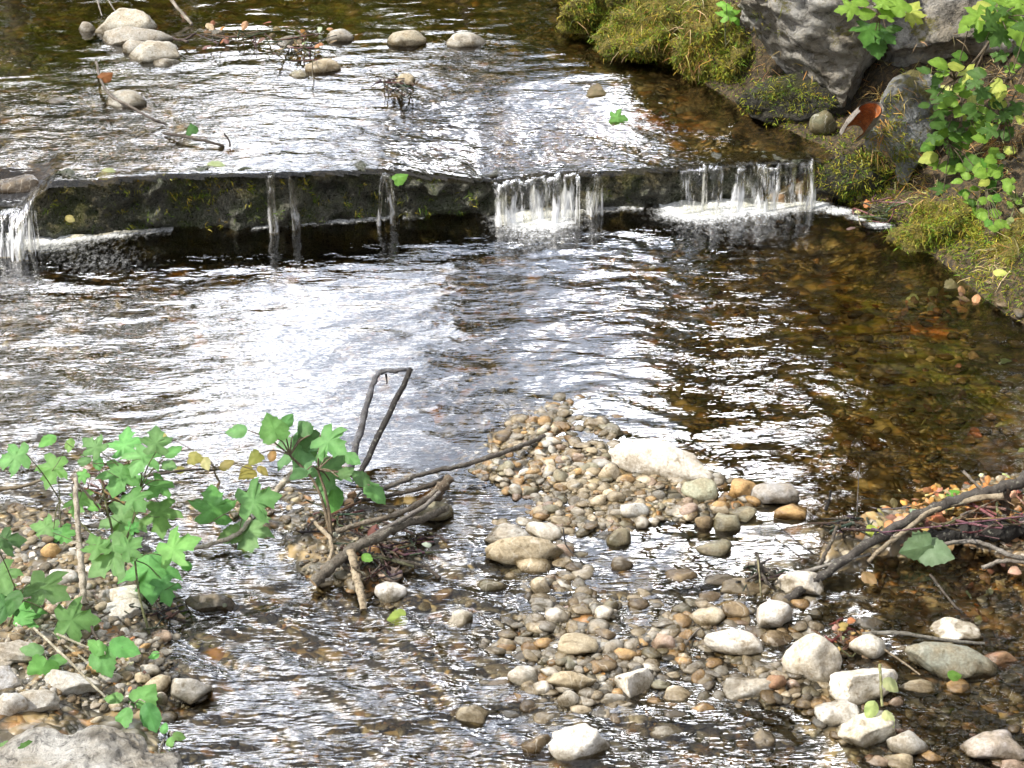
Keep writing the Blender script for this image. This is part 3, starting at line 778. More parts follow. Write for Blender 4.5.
S(930, 758, 26, 14, 'O', 'ochre brown stone near the bottom edge left of the corner stone', ang=.4, sink=.45)
S(832, 667, 0.1 + 16, 12, 'P', 'small pinkish stone right of the large round white boulder', ang=.3)
S(1013, 768, 34, 12, 'P', 'low pink stone in the very lower right corner', ang=.3)
# left bank
S(125, 595, 40, 19, (.58, .57, .53), 'upper of two pale stones stacked under the lobed leaves', 'the two stacked pale stones', ang=.45)
S(127, 612, 38, 21, (.52, .52, .50), 'lower of two pale stones stacked under the lobed leaves', ang=.7)
S(63, 577, 28, 13, (.55, .55, .54), 'small white stone left of the broken pale stalk', 'the white stone by the stalk', ang=.5)
S(186, 692, 40, 27, 'G', 'angular grey stone at the edge of the left gravel bank', 'the angular stone of the left bank', ang=.8)
S(158, 686, 24, 18, 'C', 'cream stone beside the angular stone of the left bank', ang=.4)
S(68, 686, 54, 16, (.42, .42, .40), 'flat whitish slab across the left gravel bank', 'the flat slab of the left bank', ang=.6, tilt=.15)
S(38, 704, 44, 20, 'G', 'grey slab tucked behind the big pale rock', ang=.8)
S(12, 707, 28, 20, (.5, .5, .49), 'whitish stone at the left edge behind the big pale rock', ang=.5)
S(7, 681, 26, 30, (.52, .53, .55), 'tall bluish white stone at the left edge', ang=.7)
S(19, 654, 52, 15, 'G', 'grey flat stone at the left edge under the leaves', ang=.6)
S(211, 606, 50, 13, (.13, .11, .085), 'long dark wet stone at the water edge of the left bank', 'the long dark wet stone', ang=.4, dep=.4)
S(52, 552, 19, 13, 'O', 'ochre stone left of the broken pale stalk', ang=.3)
S(51, 611, 13, 13, 'P', 'round pinkish tan stone under the dark green leaf', ang=.2)
S(37, 616, 24, 9, 'G', 'flat grey stone left of the round pinkish tan one', ang=.4)
S(161, 637, 21, 10, 'P', 'tan and white pebble at the water edge right of the leaves', ang=.3)
S(96, 668, 22, 10, 'O', 'yellow ochre stone under the three-part leaf', ang=.3)
S(141, 678, 17, 10, 'C', 'cream pebble behind the cream stone of the left bank', ang=.2)
S(150, 670, 20, 11, 'G', 'rounded grey pebble at the edge of the left bank', ang=.2)
S(107, 678, 22, 9, 'G', 'low grey pebble right of the flat slab of the left bank', ang=.4)
S(160, 700, 14, 12, 'W', 'small white pebble in front of the cream stone of the left bank', ang=.4)
# upper pool
U = UP - .012
S(124, 28, 58, 25, (.56, .54, .47), 'blocky pale stone, topmost of the group in the upper pool', 'the blocky pale stone', ang=.6, z=U, dep=.6)
S(133, 41, 68, 13, 'G', 'long flat grey stone in front of the blocky pale stone', ang=.3, z=U, dep=.35)
S(141, 50, 32, 15, 'G', 'low grey stone between the long flat stone and the pointed stone', ang=.35, z=U)
S(154, 57, 50, 24, (.45, .44, .40), 'pointed grey stone, nearest of the group in the upper pool', 'the pointed grey stone', ang=.65, z=U)
S(168, 64, 26, 10, (.26, .26, .24), 'low wet stone at the right foot of the pointed grey stone', ang=.3, z=U)
S(86, 30, 17, 13, 'G', 'small grey stone left of the blocky pale stone', ang=.4, z=U)
S(128, 102, 38, 18, (.36, .355, .32), 'grey stone under the crooked twig in the upper pool', 'the grey stone under the twig', ang=.5, z=U)
S(59, 103, 26, 10, (.2, .19, .17), 'dark stone barely out of the upper pool at the left', ang=.3, z=U - .01)
S(322, 68, 33, 15, 'T', 'rounded tan stone at the foot of a clump of dead leaves', 'the rounded tan stone', ang=.2, z=U)
S(341, 39, 26, 15, 'G', 'smooth grey stone right of a clump of dead leaves', 'the smooth grey stone', ang=.3, z=U)
S(408, 43, 36, 16, (.38, .35, .27), 'tan stone with a dark foot in the middle of the upper pool', ang=.5, z=U)
S(466, 43, 38, 16, 'G', 'oval grey stone, rightmost of the upper pool stones', ang=.3, z=U)
S(406, 83, 19, 13, 'T', 'small tan stone held in a tangle of twigs', ang=.35, z=U)
S(217, 36, 14, 9, 'D', 'small dark stone among twigs at the back of the upper pool', ang=.4, z=U)
S(291, 44, 24, 12, 'D', 'dark stone under the clump of dead leaves in the upper pool', ang=.4, z=U)
S(300, 76, 20, 9, 'L', 'olive stone left of the rounded tan stone in the upper pool', ang=.3, z=U)
S(823, 124, 25, 20, (.12, .12, .07), 'round mossy stone wedged below the grey boulder', ang=.2, z=.22)
S(24, 186, 66, 28, (.13, .10, .07), 'dark brown rock with wet top behind the left fall', ang=.4, z=.13, cat='rock', name='rock')

# ------------------------------------------------------------------ pebbles: individuals first, the rest as gravel
def inside(px, py, poly):
    c = False
    n = len(poly)
    for i in range(n):
        (x1, y1), (x2, y2) = poly[i], poly[i - 1]
        if (y1 > py) != (y2 > py) and px < (x2 - x1) * (py - y1) / (y2 - y1) + x1:
            c = not c
    return c
BAR = [(476, 378), (560, 382), (622, 408), (625, 440), (720, 470), (760, 505), (700, 520), (640, 532), (560, 528), (500, 500), (470, 470), (510, 430)]
MID = [(480, 520), (640, 520), (760, 560), (830, 600), (840, 690), (720, 712), (640, 730), (520, 725), (470, 690), (480, 640), (430, 600)]
LOW = [(840, 640), (1024, 620), (1040, 770), (880, 770), (840, 740)]
LB = [(-10, 545), (60, 530), (160, 570), (200, 640), (190, 700), (120, 725), (-10, 720)]
placed = [(s_.location.x, s_.location.y, max(s_.dimensions) * .5) for s_ in COL.objects if s_.get('category') in ('stone', 'rock')]
FILLS = [(BAR, 'TTOOCCLLGWGGWP', 'on the far gravel bar', 110, (9, 24)), (MID, 'TTLGGGCBOCWWPD', 'in the shallows', 120, (10, 27)), (LOW, 'BTLGOPRT', 'in brown water at the right', 26, (12, 26)), (LB, 'GGGDWTBO', 'on the left gravel bank', 40, (9, 24))]
used = set()
def shape_word(w, h, ang):
    if h / w < .42: return 'flat'
    if ang > .55: return 'angular'
    if ang < .25: return 'smooth'
    return 'rounded'
npeb = 0
for poly, cols, where, count, (s0, s1) in FILLS:
    xa, xb = min(q[0] for q in poly), max(q[0] for q in poly)
    ya, yb = min(q[1] for q in poly), max(q[1] for q in poly)
    k = tries = 0
    while k < count and tries < 9000:
        tries += 1
        px, py = random.uniform(xa, xb), random.uniform(ya, yb)
        if not (4 < px < 1020 and py < 764 and inside(px, py, poly)): continue
        w = s0 + (s1 - s0) * random.random() ** 1.7
        h = w * random.uniform(.28, .58)
        q = P(px, py, 0)
        rad = w * mpp(px, py) * .5
        if any((q.x - a) ** 2 + (q.y - b) ** 2 < (.72 * (rad + c)) ** 2 for a, b, c in placed): continue
        c = random.choice(cols)
        ang = random.choice((.2, .45, .7, .7))
        near = sorted(LM, key=lambda m: (m[0] - px) ** 2 + (1.6 * (m[1] - py)) ** 2)[:3]
        lab = None
        for m in near:
            dx, dy = px - m[0], py - m[1]
            rel = ('right of' if dx > 0 else 'left of') if abs(dx) > 1.6 * abs(dy) else ('in front of' if dy > 0 else 'behind')
            size = 'tiny' if w < 11 else ('small' if w < 16 else 'larger')
            cand = f"{size} {shape_word(w, h, ang)} {CNAME[c]} pebble {rel} {m[2]}"
            if cand not in used:
                lab = cand
                break
        if not lab: continue
        used.add(lab)
        stone(px, py, w, h, c, lab, ang=ang * 1.1, rot=random.uniform(-.7, .7), tilt=random.uniform(-.12, .12), name='pebble', n=2 if w < 14 else 3,
              seed=random.randrange(1 << 30), group='loose pebbles ' + where, cat='pebble', sink=.40, rough=.07)
        placed.append((q.x, q.y, rad))
        k += 1
        npeb += 1

proto = [stone_verts(1, random.uniform(.5, .95), random.uniform(.2, .5), 900 + k, 2, random.choice((.5, .8, 1.0)), .07, 7 + k % 10)[0] for k in range(24)]
protof = ico(2)[1]
PF = np.array(protof)
gv, gf, gt, gw = [], [], [], []
nb = 0
def gravel(px, py, wpx, tint, zoff=0.0):
    global nb
    q = P(px, py, 0)
    if q.y > np.interp(q.x, WX, WY) - .08: return
    b = bedq(q.x, q.y)
    s = wpx * mpp(px, py)
    v = rotz(proto[random.randrange(24)] * s, random.uniform(0, 6.28), random.uniform(-.22, .22), random.uniform(-.22, .22)) + np.array([q.x, q.y, b + s * random.uniform(-.08, .12) + zoff])
    gv.append(v); gf.append(PF + nb); nb += len(v)
    gt.append(np.tile(np.array(TINT[tint]) * random.uniform(.55, 1.0) * (1.2 if py < 532 else 1.0), (len(v), 1)))
for poly, cols, cnt, (a, b) in ((BAR, 'TTOOCCCLLGGWGPB', 1250, (6, 21)), (MID, 'TTLLGGGBOCCWWGDDG', 3300, (6, 24)), (LOW, 'BBTLGOPRD', 700, (7, 20)), (LB, 'GGGDDWTBBD', 1500, (4, 15)),
                                ([(160, 560), (480, 580), (480, 770), (160, 770)], 'BBTLDOT', 420, (8, 24)), ([(640, 700), (850, 690), (860, 770), (600, 770)], 'BBTLDOD', 200, (8, 22)),
                                ([(840, 480), (1030, 470), (1030, 620), (830, 620)], 'BBDRTD', 350, (5, 15)), ([(300, 500), (420, 500), (420, 610), (300, 600)], 'DDBBTL', 350, (4, 11)),
                                ([(0, 440), (300, 450), (300, 560), (0, 560)], 'BBDTL', 300, (6, 16)), ([(700, 230), (1020, 300), (1020, 470), (800, 470)], 'BBTLRD', 260, (8, 22)),
                                ([(0, 240), (800, 230), (800, 380), (0, 440)], 'BBTLOD', 300, (8, 22))):
    xa, xb = min(q[0] for q in poly), max(q[0] for q in poly)
    ya, yb = min(q[1] for q in poly), max(q[1] for q in poly)
    k = 0
    while k < cnt:
        px, py = random.uniform(xa, xb), random.uniform(ya, yb)
        if not inside(px, py, poly): continue
        gravel(px, py, a + (b - a) * random.random() ** 2.2, random.choice(cols))
        k += 1
gv = np.concatenate(gv)
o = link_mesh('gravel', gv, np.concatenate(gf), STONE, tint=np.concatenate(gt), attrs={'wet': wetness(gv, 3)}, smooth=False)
tag(o, kind='stuff')

# ------------------------------------------------------------------ rocks of the right bank
def rock(name, c, size, mat, label, seed, ang=.6, rough=.09, n=5, rot=0.0, tilt=0.0, roll=0.0, cat='rock', planes=11, ridge=.5):
    v, f = stone_verts(size[0], size[1], size[2], seed, n, ang, rough, planes)
    v = rotz(v, rot, tilt, roll)
    q = (v + np.array(c)) * 1.0
    rg = 1 - np.abs(fbm(q[:, 0] * 4 + q[:, 2] * 3, q[:, 1] * 4, q[:, 2] * 9 - q[:, 0] * 3, 4, .55)) * 2
    v = v * (1 + .05 * fbm(q[:, 0] * 9, q[:, 1] * 9, q[:, 2] * 16, 4, .6) + .10 * ridge * (rg - .6))[:, None]
    o = link_mesh(name, v, f, mat, tint=(.4, .4, .4), attrs={'wet': np.zeros(len(v))})
    o.location = c
    return tag(o, label, cat)

rock('boulder', PY(832, 22, 6.85), (.86, .62, .74), BOULDER, 'large cracked grey boulder overhanging the water on the right bank', 41, 1.0, .06, rot=.5, tilt=.35, ridge=.55, n=6, planes=15)
rock('boulder', PY(938, 8, 6.85), (.78, .5, .62), BOULDER, 'grey rock behind the leafy sprays at the top right', 42, 1.0, .06, planes=15)
def slab():
    out = [(886, 93), (906, 84), (926, 90), (940, 108), (930, 140), (916, 168), (906, 186), (898, 183), (895, 164), (886, 152), (868, 153), (864, 143), (871, 120)]
    bm = bmesh.new()
    fr = [bm.verts.new(PY(a, b, 6.06 + (186 - b) * .0012 + (a - 864) * .0011)) for a, b in out]
    bk = [bm.verts.new(v.co + Vector((.05, .13, .02))) for v in fr]
    n = len(out)
    bm.faces.new(fr)
    bm.faces.new(bk[::-1])
    for i in range(n):
        bm.faces.new((fr[i], bk[i], bk[(i + 1) % n], fr[(i + 1) % n]))
    bmesh.ops.recalc_face_normals(bm, faces=bm.faces)
    bmesh.ops.bevel(bm, geom=list(bm.edges), offset=.008, segments=2, affect='EDGES', profile=.6)
    bmesh.ops.triangulate(bm, faces=bm.faces)
    for _ in range(4):
        lo = [e for e in bm.edges if e.calc_length() > .022]
        bmesh.ops.subdivide_edges(bm, edges=lo, cuts=1)
        bmesh.ops.triangulate(bm, faces=bm.faces)
    v = np.array([q.co[:] for q in bm.verts])
    bm.normal_update()
    nr = np.array([q.normal[:] for q in bm.verts])
    v = v + nr * (.006 * fbm(v[:, 0] * 14 + v[:, 2] * 8, v[:, 1] * 14, v[:, 2] * 9, 4))[:, None]
    f = [tuple(q.index for q in fc.verts) for fc in bm.faces]
    c = v.mean(0)
    o = link_mesh('rock', v - c, f, SLAB, tint=(.4, .4, .4), attrs={'wet': np.zeros(len(v))})
    o.location = c
    return tag(o, 'leaning grey slab with a yellow mossy left half on the right bank', 'rock')
slab()
rock('rock', PY(795, 100, 6.65), (.46, .30, .22), DARKROCK, 'dark mossy ledge under the large grey boulder', 44, .5, .1)
rock('rock', PY(848, 176, 6.3), (.34, .3, .24), DARKROCK, 'dark wet rock between the right end of the weir and the leaning slab', 45, .5, .1)
rock('rock', PY(800, 152, 6.58), (.26, .3, .16), DARKROCK, 'low dark rock where the sill meets the bank', 46, .5, .1)
rock('rock', PY(965, 240, 5.80), (.56, .40, .38), MOSSROCK, 'rounded ochre mossy hump at the water edge of the right bank', 47, .5, .2, ridge=1.0)
rock('rock', PY(1035, 268, 5.48), (.36, .36, .40), MOSSROCK, 'mossy rock cut by the right edge of the picture', 48, .4, .1)
rock('rock', PY(884, 218, 6.1), (.22, .24, .12), DARKROCK, 'small dark mossy rock at the water edge below the leaning slab', 49, .5, .1, 4)
rock('rock', PY(664, 34, 7.35), (.62, .44, .40), MOSSROCK, 'green and yellow mossy rock overhanging the upper pool', 50, .6, .22, ridge=1.2)
rock('rock', PY(712, 52, 7.02), (.34, .30, .42), MOSSROCK, 'mossy rock with hanging dry grass beside the large grey boulder', 51, .7, .2, ridge=1.2)
rock('rock', PY(606, 2, 7.75), (.56, .4, .34), MOSSROCK, 'dark green mossy rock at the top edge above the upper pool', 52, .6, .22, ridge=1.2)
rock('boulder', P(66, 800, .07), (.54, .36, .22), PALEROCK, 'large pale weathered rock filling the lower left corner', 53, .6, .07, rot=.1, tilt=.10, ridge=1.2, n=6)

# curled bark lying in the cleft
mb = MB()
c = PY(861, 121, 6.06)
A = []
for i in range(15):
    a = R(-50 + 285 * i / 14)
    for j in range(9):
        t = j / 8 - .5
        r = .052 * (1 - .35 * abs(t)) * (1 + .10 * mnoise.noise((i * .5, j * .5, 2)))
        A.append(Vector((t * .05 + math.cos(a) * r * 1.05 + .02 * t, math.sin(a) * r * .9 - .05 * t, t * .18 + .012 * math.sin(a * 1.5))))
f = [(i * 9 + j, i * 9 + j + 1, (i + 1) * 9 + j + 1, (i + 1) * 9 + j) for i in range(14) for j in range(8)]
inn = [p * .90 for p in A]
rt = [(.30, .09, .025)] * len(A)
bark = empty('curled_bark', c)
tag(bark, 'curled grey piece of bark with an orange inside lodged under the grey boulder', 'bark')
rot = Matrix.Rotation(R(-35), 3, 'Z') @ Matrix.Rotation(R(16), 3, 'X') @ Matrix.Rotation(R(12), 3, 'Y')
mb.add([c + rot @ p for p in A], f, (.36, .33, .30)); mb.build('outer_bark', WOOD, bark)
mb = MB()
mb.add([c + rot @ p for p in inn], [q[::-1] for q in f], (.62, .20, .05)); mb.build('inner_face', WOOD, bark)

# ------------------------------------------------------------------ dead wood
def stick(name, pts, r0, r1, tint, label, cat='stick', group=None, end=None, seg=8, extra=(), wob=.12, et=None):
    if group: r0, r1 = r0 * .92, r1 * .92
    """pts: (px, py, height above the local ground or water)"""
    def w3(a):
        px, py, z = a[:3]
        q = P(px, py, z)
        for k in range(2):
            base = max(bedq(q.x, q.y), float(level(q.x, q.y)))
            q = P(px, py, base + z)
        return q
    mb = MB()
    tube(mb, [w3(a) for a in pts], r0, r1, seg, tint, endtint=end, wob=wob * .9, n=9, knots=.24)
    for e in extra:
        tube(mb, [w3(a) for a in e[0]], e[1], e[2], 6, et or tint, wob=wob)
    o = mb.build_own(name, WOOD)
    return tag(o, label, cat, group)

GRY, DKB, PALE, BLK, TAN = (.20, .18, .16), (.085, .068, .052), (.46, .38, .27), (.03, .026, .022), (.30, .24, .16)
BLU = (.15, .15, .165)
pile = 'sticks of the small driftwood pile in mid stream'
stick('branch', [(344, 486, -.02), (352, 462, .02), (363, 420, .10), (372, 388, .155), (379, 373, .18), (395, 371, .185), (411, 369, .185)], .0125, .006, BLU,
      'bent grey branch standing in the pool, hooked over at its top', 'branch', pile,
      extra=[([(411, 369, .185), (404, 384, .155), (390, 412, .10), (376, 440, .055), (363, 468, .015), (352, 486, -.02)], .0085, .010), ([(386, 374, .17), (387, 384, .15)], .003, .002)], et=(.045, .04, .038))  # near-black second leg stands in for the branch's reflection and shade
stick('stick', [(313, 583, .02), (330, 568, .035), (350, 551, .05), (380, 536, .055), (402, 525, .055), (425, 518, .04), (447, 508, .02)], .0165, .010, (.17, .15, .12),
      'thickest stick of the pile with a pale sawn end pointing to the lower left', 'stick', pile, (.62, .45, .26), 10)
stick('stick', [(351, 549, .07), (355, 570, .05), (360, 590, .03), (364, 610, 0)], .0125, .010, (.50, .42, .30), 'peeled pale stick leaning down into the water below the pile', 'stick', pile, seg=10)
stick('stick', [(350, 556, .03), (366, 540, .06), (392, 525, .07), (420, 510, .07), (440, 492, .06)], .008, .006, GRY, 'grey stick lying just above the thickest stick of the pile', 'stick', pile)
stick('stick', [(336, 532, .04), (360, 524, .05), (395, 515, .06), (425, 500, .06), (438, 488, .05)], .007, .009, (.24, .2, .15), 'upper brown stick of the pile ending in a stub', 'stick', pile)
stick('branch', [(372, 493, .03), (400, 482, .04), (430, 472, .05), (460, 466, .05), (490, 457, .045), (515, 448, .03), (545, 436, .015)], .007, .0075, (.12, .105, .09),
      'long thin dark branch reaching from the leaves across to the far gravel bar', 'branch', pile)
stick('branch', [(338, 503, .005), (370, 499, .01), (400, 493, .015), (425, 487, .02), (445, 478, .02)], .006, .008, DKB, 'dark reflection of the long thin branch, modelled as a strip low in the water', 'branch', pile)  # dark tube added as the reflection of the long thin branch
stick('stick', [(370, 555, .02), (400, 561, .02), (425, 567, .015), (440, 578, .005)], .007, .005, DKB, 'dark bent stick under the right side of the pile', 'stick', pile)
stick('stump', [(431, 508, 0), (440, 490, .05), (452, 477, .075)], .020, .014, (.17, .13, .09), 'stubby brown piece of wood behind the olive cobble', 'wood', pile, (.3, .22, .14))
stick('stick', [(262, 508, .03), (275, 492, .06), (288, 478, .09), (297, 468, .11)], .009, .008, (.66, .60, .50), 'short bleached stick among the middle green leaves', 'stick', None, (.75, .7, .6))
stick('stick', [(194, 549, .01), (215, 543, .02), (238, 534, .03), (250, 519, .04)], .006, .006, (.50, .45, .37), 'thin pale stick at the water edge between two leafy plants')
stick('stick', [(312, 520, .03), (328, 536, .03), (332, 552, .02), (324, 575, .01)], .006, .005, (.42, .35, .25), 'pale twisted root hanging at the left of the driftwood pile', 'root')
stick('twig', [(128, 479, .05), (160, 474, .06), (190, 470, .05), (214, 470, .03)], .004, .003, DKB, 'dark straight twig lying over the shallow edge among the back leaves', 'twig')
stick('twig', [(-8, 490, .03), (20, 487, .03), (42, 480, .03)], .006, .004, TAN, 'brown twig sticking in from the left edge', 'twig')
stick('twig', [(98, 640, .03), (92, 625, .03), (110, 612, .03)], .003, .002, DKB, 'small dark twig beside the two stacked pale stones', 'twig')
# right hand driftwood
dr = 'branches of the driftwood heap at the right edge'
stick('branch', [(782, 603, .0), (806, 586, .015), (835, 567, .03), (870, 543, .05), (905, 523, .065), (940, 506, .08), (972, 496, .09), (1000, 489, .10), (1040, 472, .12)], .011, .018, (.085, .075, .065),
      'longest dark branch of the heap running up to the right edge', 'branch', dr)
stick('branch', [(868, 562, .02), (884, 547, .05), (905, 531, .075), (930, 512, .09), (962, 502, .105), (1004, 495, .12)], .006, .009, (.36, .30, .21), 'pale yellowish branch lying on top of the longest dark one', 'branch', dr)
stick('branch', [(940, 545, .03), (970, 541, .05), (990, 546, .05), (1012, 556, .04), (1040, 560, .03)], .006, .007, (.27, .25, .225), 'grey arched branch at the right edge below the leaf litter', 'branch', dr)
stick('branch', [(982, 568, .01), (1002, 561, .025), (1022, 562, .025), (1040, 566, .02)], .006, .006, (.30, .27, .23), 'lowest pale branch at the right edge, half in the water', 'branch', dr)
stick('log', [(925, 540, .02), (960, 534, .02), (1000, 530, .03), (1045, 524, .03)], .024, .034, (.025, .022, .019), 'black rotten log under the orange leaf litter', 'log', dr)
stick('branch', [(800, 573, .005), (825, 566, .03), (850, 559, .04), (870, 554, .03)], .0055, .004, (.30, .28, .25), 'straight pale grey stick lying against the left end of the longest dark branch', 'branch', dr)
stick('stump', [(1004, 512, .02), (1005, 495, .08), (1008, 482, .12)], .018, .012, (.14, .10, .07), 'short brown stub standing up out of the leaf litter', 'wood', dr)
stick('twig', [(963, 471, .14), (974, 482, .12), (986, 494, .09)], .004, .004, (.36, .32, .27), 'pale twig slanting over the top of the driftwood heap', 'twig')
stick('twig', [(857, 516, .02), (858, 490, .09), (860, 463, .17)], .0016, .001, GRY, 'hair-thin dry stem standing upright in front of the bright water', 'stem')
stick('twig', [(826, 510, 0), (829, 500, .03), (831, 491, .06)], .005, .003, BLK, 'little black twig poking out of the bright water', 'twig', extra=[([(829, 500, .03), (824, 502, .02)], .004, .003)])
stick('twig', [(819, 566, .02), (826, 552, .06), (832, 540, .09), (837, 526, .12)], .006, .004, (.13, .11, .09), 'dark forked twig rising from the left end of the heap', 'twig', extra=[([(830, 545, .08), (822, 540, .09)], .003, .002)])
stick('twig', [(757, 585, .0), (759, 566, .05), (756, 552, .08)], .006, .004, DKB, 'dark twig stub standing beside the narrow pointed white stone', 'twig', extra=[([(759, 566, .04), (772, 574, .03), (778, 583, .0)], .005, .004), ([(757, 575, .03), (748, 580, .02), (742, 588, .0)], .004, .003), ([(760, 572, .03), (768, 584, .03), (775, 590, .01)], .004, .003)])
stick('twig', [(758, 560, .09), (760, 580, .05), (761, 597, .0)], .0022, .002, (.40, .37, .22), 'straight straw stalk in front of the dark twig stub', 'stalk')
stick('twig', [(776, 524, .02), (795, 540, .02), (812, 553, .02), (820, 556, .02)], .0016, .0014, BLK, 'thin black twig crossing the bright water left of the heap', 'twig')
stick('twig', [(700, 628, .06), (692, 636, .03), (684, 645, .0)], .0022, .0018, GRY, 'short thin twig leaning on the smooth cream stone', 'twig')
stick('twig', [(563, 528, .06), (566, 545, .03), (576, 556, .02), (585, 565, .0)], .002, .0016, BLK, 'bent black twig right of the long flat tan stone', 'twig')
stick('twig', [(862, 634, .02), (890, 633, .03), (915, 635, .03), (950, 641, .02), (985, 644, .0)], .0055, .004, (.22, .21, .18), 'grey mossy twig lying in the water in front of the white rounded stone', 'twig')
stick('twig', [(885, 650, .02), (903, 662, .015), (920, 675, .01)], .0025, .002, TAN, 'fine straw stem left of the long greenish slab', 'stem')
stick('twig', [(880, 664, .12), (881, 685, .09), (882, 706, .05)], .0035, .003, (.36, .38, .17), 'upright green leaf stalk in front of the big slanting white stone', 'stalk')
stick('twig', [(930, 575, .0), (942, 590, .0), (955, 606, -.002), (962, 612, -.006)], .004, .003, DKB, 'dark sunken twig below the grey-green leaf', 'twig')
# upper pool
stick('branch', [(96, 62, .03), (101, 80, .05), (112, 97, .07), (130, 106, .06), (150, 118, .03), (166, 124, .0)], .006, .005, (.17, .145, .12), 'crooked twig rising over the grey stone in the upper pool', 'twig')
stick('branch', [(166, -8, .1), (176, 6, .06), (187, 18, .02), (192, 25, .0)], .008, .007, (.38, .34, .29), 'straight pale stick slanting into the upper pool at the top edge', 'stick')
stick('twig', [(164, 133, .005), (185, 137, .015), (205, 141, .015), (224, 146, .0)], .006, .005, DKB, 'dark twig with one green leaf lying in the upper pool', 'twig', extra=[([(224, 134, .04), (229, 140, .02), (230, 147, .0)], .004, .003)])
stick('twig', [(95, -6, .06), (99, 6, .03), (102, 16, .0)], .004, .003, (.32, .30, .27), 'left one of two short pale stems at the top edge behind the blocky stone', 'stem')
stick('twig', [(106, -4, .06), (113, 8, .03), (119, 16, .0)], .004, .003, (.32, .30, .27), 'right one of two short pale stems at the top edge behind the blocky stone', 'stem')
stick('twig', [(168, 36, .01), (182, 40, .015), (196, 33, .03)], .006, .005, (.09, .06, .05), 'dark forked twig right of the blocky pale stone', 'twig', extra=[([(182, 40, .015), (188, 42, .03)], .005, .006)])

def tangle(px, py, w, h, n, tint, label, zmax=.06, cat='debris'):
    mb = MB()
    for k in range(n):
        a = (px + random.gauss(0, w * .35), py + random.gauss(0, h * .3))
        th = random.uniform(0, 6.28)
        L = random.uniform(.25, .6) * w
        q0_ = P(a[0], a[1]); b0 = max(bedq(q0_.x, q0_.y), float(level(q0_.x, q0_.y)))
        pts = [P(a[0] + math.cos(th) * L * t, a[1] + math.sin(th) * L * .5 * t, b0 + random.uniform(0, zmax)) for t in (-.5, 0, .5)]
        if k and k % 2: pts[0] = last
        last = pts[1]
        tt = tuple(c * random.uniform(.5, 1.4) for c in tint)
        tube(mb, pts, random.uniform(.002, .005), .0015, 5, tt, n=3, wob=.3)
    return tag(mb.build_own('twig_tangle', WOOD), label, cat)
tangle(398, 88, 36, 20, 26, (.10, .08, .06), 'tangle of dark twigs caught in the middle of the upper pool')
tangle(300, 48, 44, 30, 22, (.12, .085, .05), 'clump of twigs and dead leaves at the back of the upper pool')
tangle(232, 38, 60, 16, 18, (.11, .09, .06), 'low twiggy raft behind the pointed stone in the upper pool')
tangle(385, 552, 66, 44, 60, (.075, .055, .04), 'mat of dark roots and rotten bits under the driftwood pile', .04)
tangle(335, 520, 46, 40, 24, (.12, .09, .06), 'heap of broken twigs at the foot of the middle leafy plant', .05)
tangle(850, 525, 44, 22, 30, (.06, .045, .035), 'dark clump of roots at the left end of the driftwood heap', .05)
tangle(765, 575, 44, 24, 26, (.06, .05, .038), 'dark twiggy clump beside the narrow pointed white stone', .03)
tangle(846, 640, 34, 22, 18, (.16, .07, .04), 'reddish clump of dead stalks behind the spotted white stone', .03)
tangle(160, 615, 40, 24, 26, (.05, .04, .03), 'dark rotting debris right of the two stacked pale stones', .03)
tangle(105, 480, 44, 40, 30, (.17, .12, .07), 'brown broken stalks among the back leaves at the left', .06)
tangle(985, 516, 100, 36, 30, (.24, .16, .10), 'litter of thin dead stems on the driftwood heap', .08)
tangle(875, 208, 60, 20, 20, (.22, .17, .12), 'brown dead stems at the water edge below the leaning slab', .06)

# ------------------------------------------------------------------ leaves
def half_outline(kind):
    if kind == 'maple':
        return [(-.02, 0), (-.08, .12), (-.12, .28), (0, .44), (.09, .37), (.18, .27), (.27, .42), (.34, .53), (.55, .60), (.50, .44), (.55, .36), (.50, .22), (.63, .24), (.73, .29), (.76, .18), (.89, .10), (1, 0)]
    if kind == 'broad':
        return [(-.02, 0), (-.10, .15), (-.08, .34), (.06, .47), (.16, .43), (.24, .50), (.32, .45), (.42, .48), (.50, .38), (.60, .38), (.66, .28), (.76, .26), (.82, .15), (.92, .09), (1, 0)]
    return [(-.01, 0), (.04, .14), (.14, .25), (.28, .33), (.36, .31), (.46, .35), (.54, .30), (.64, .29), (.72, .21), (.82, .18), (.90, .09), (1, 0)]
OUT = {k: half_outline(k) for k in ('maple', 'broad', 'ovate')}

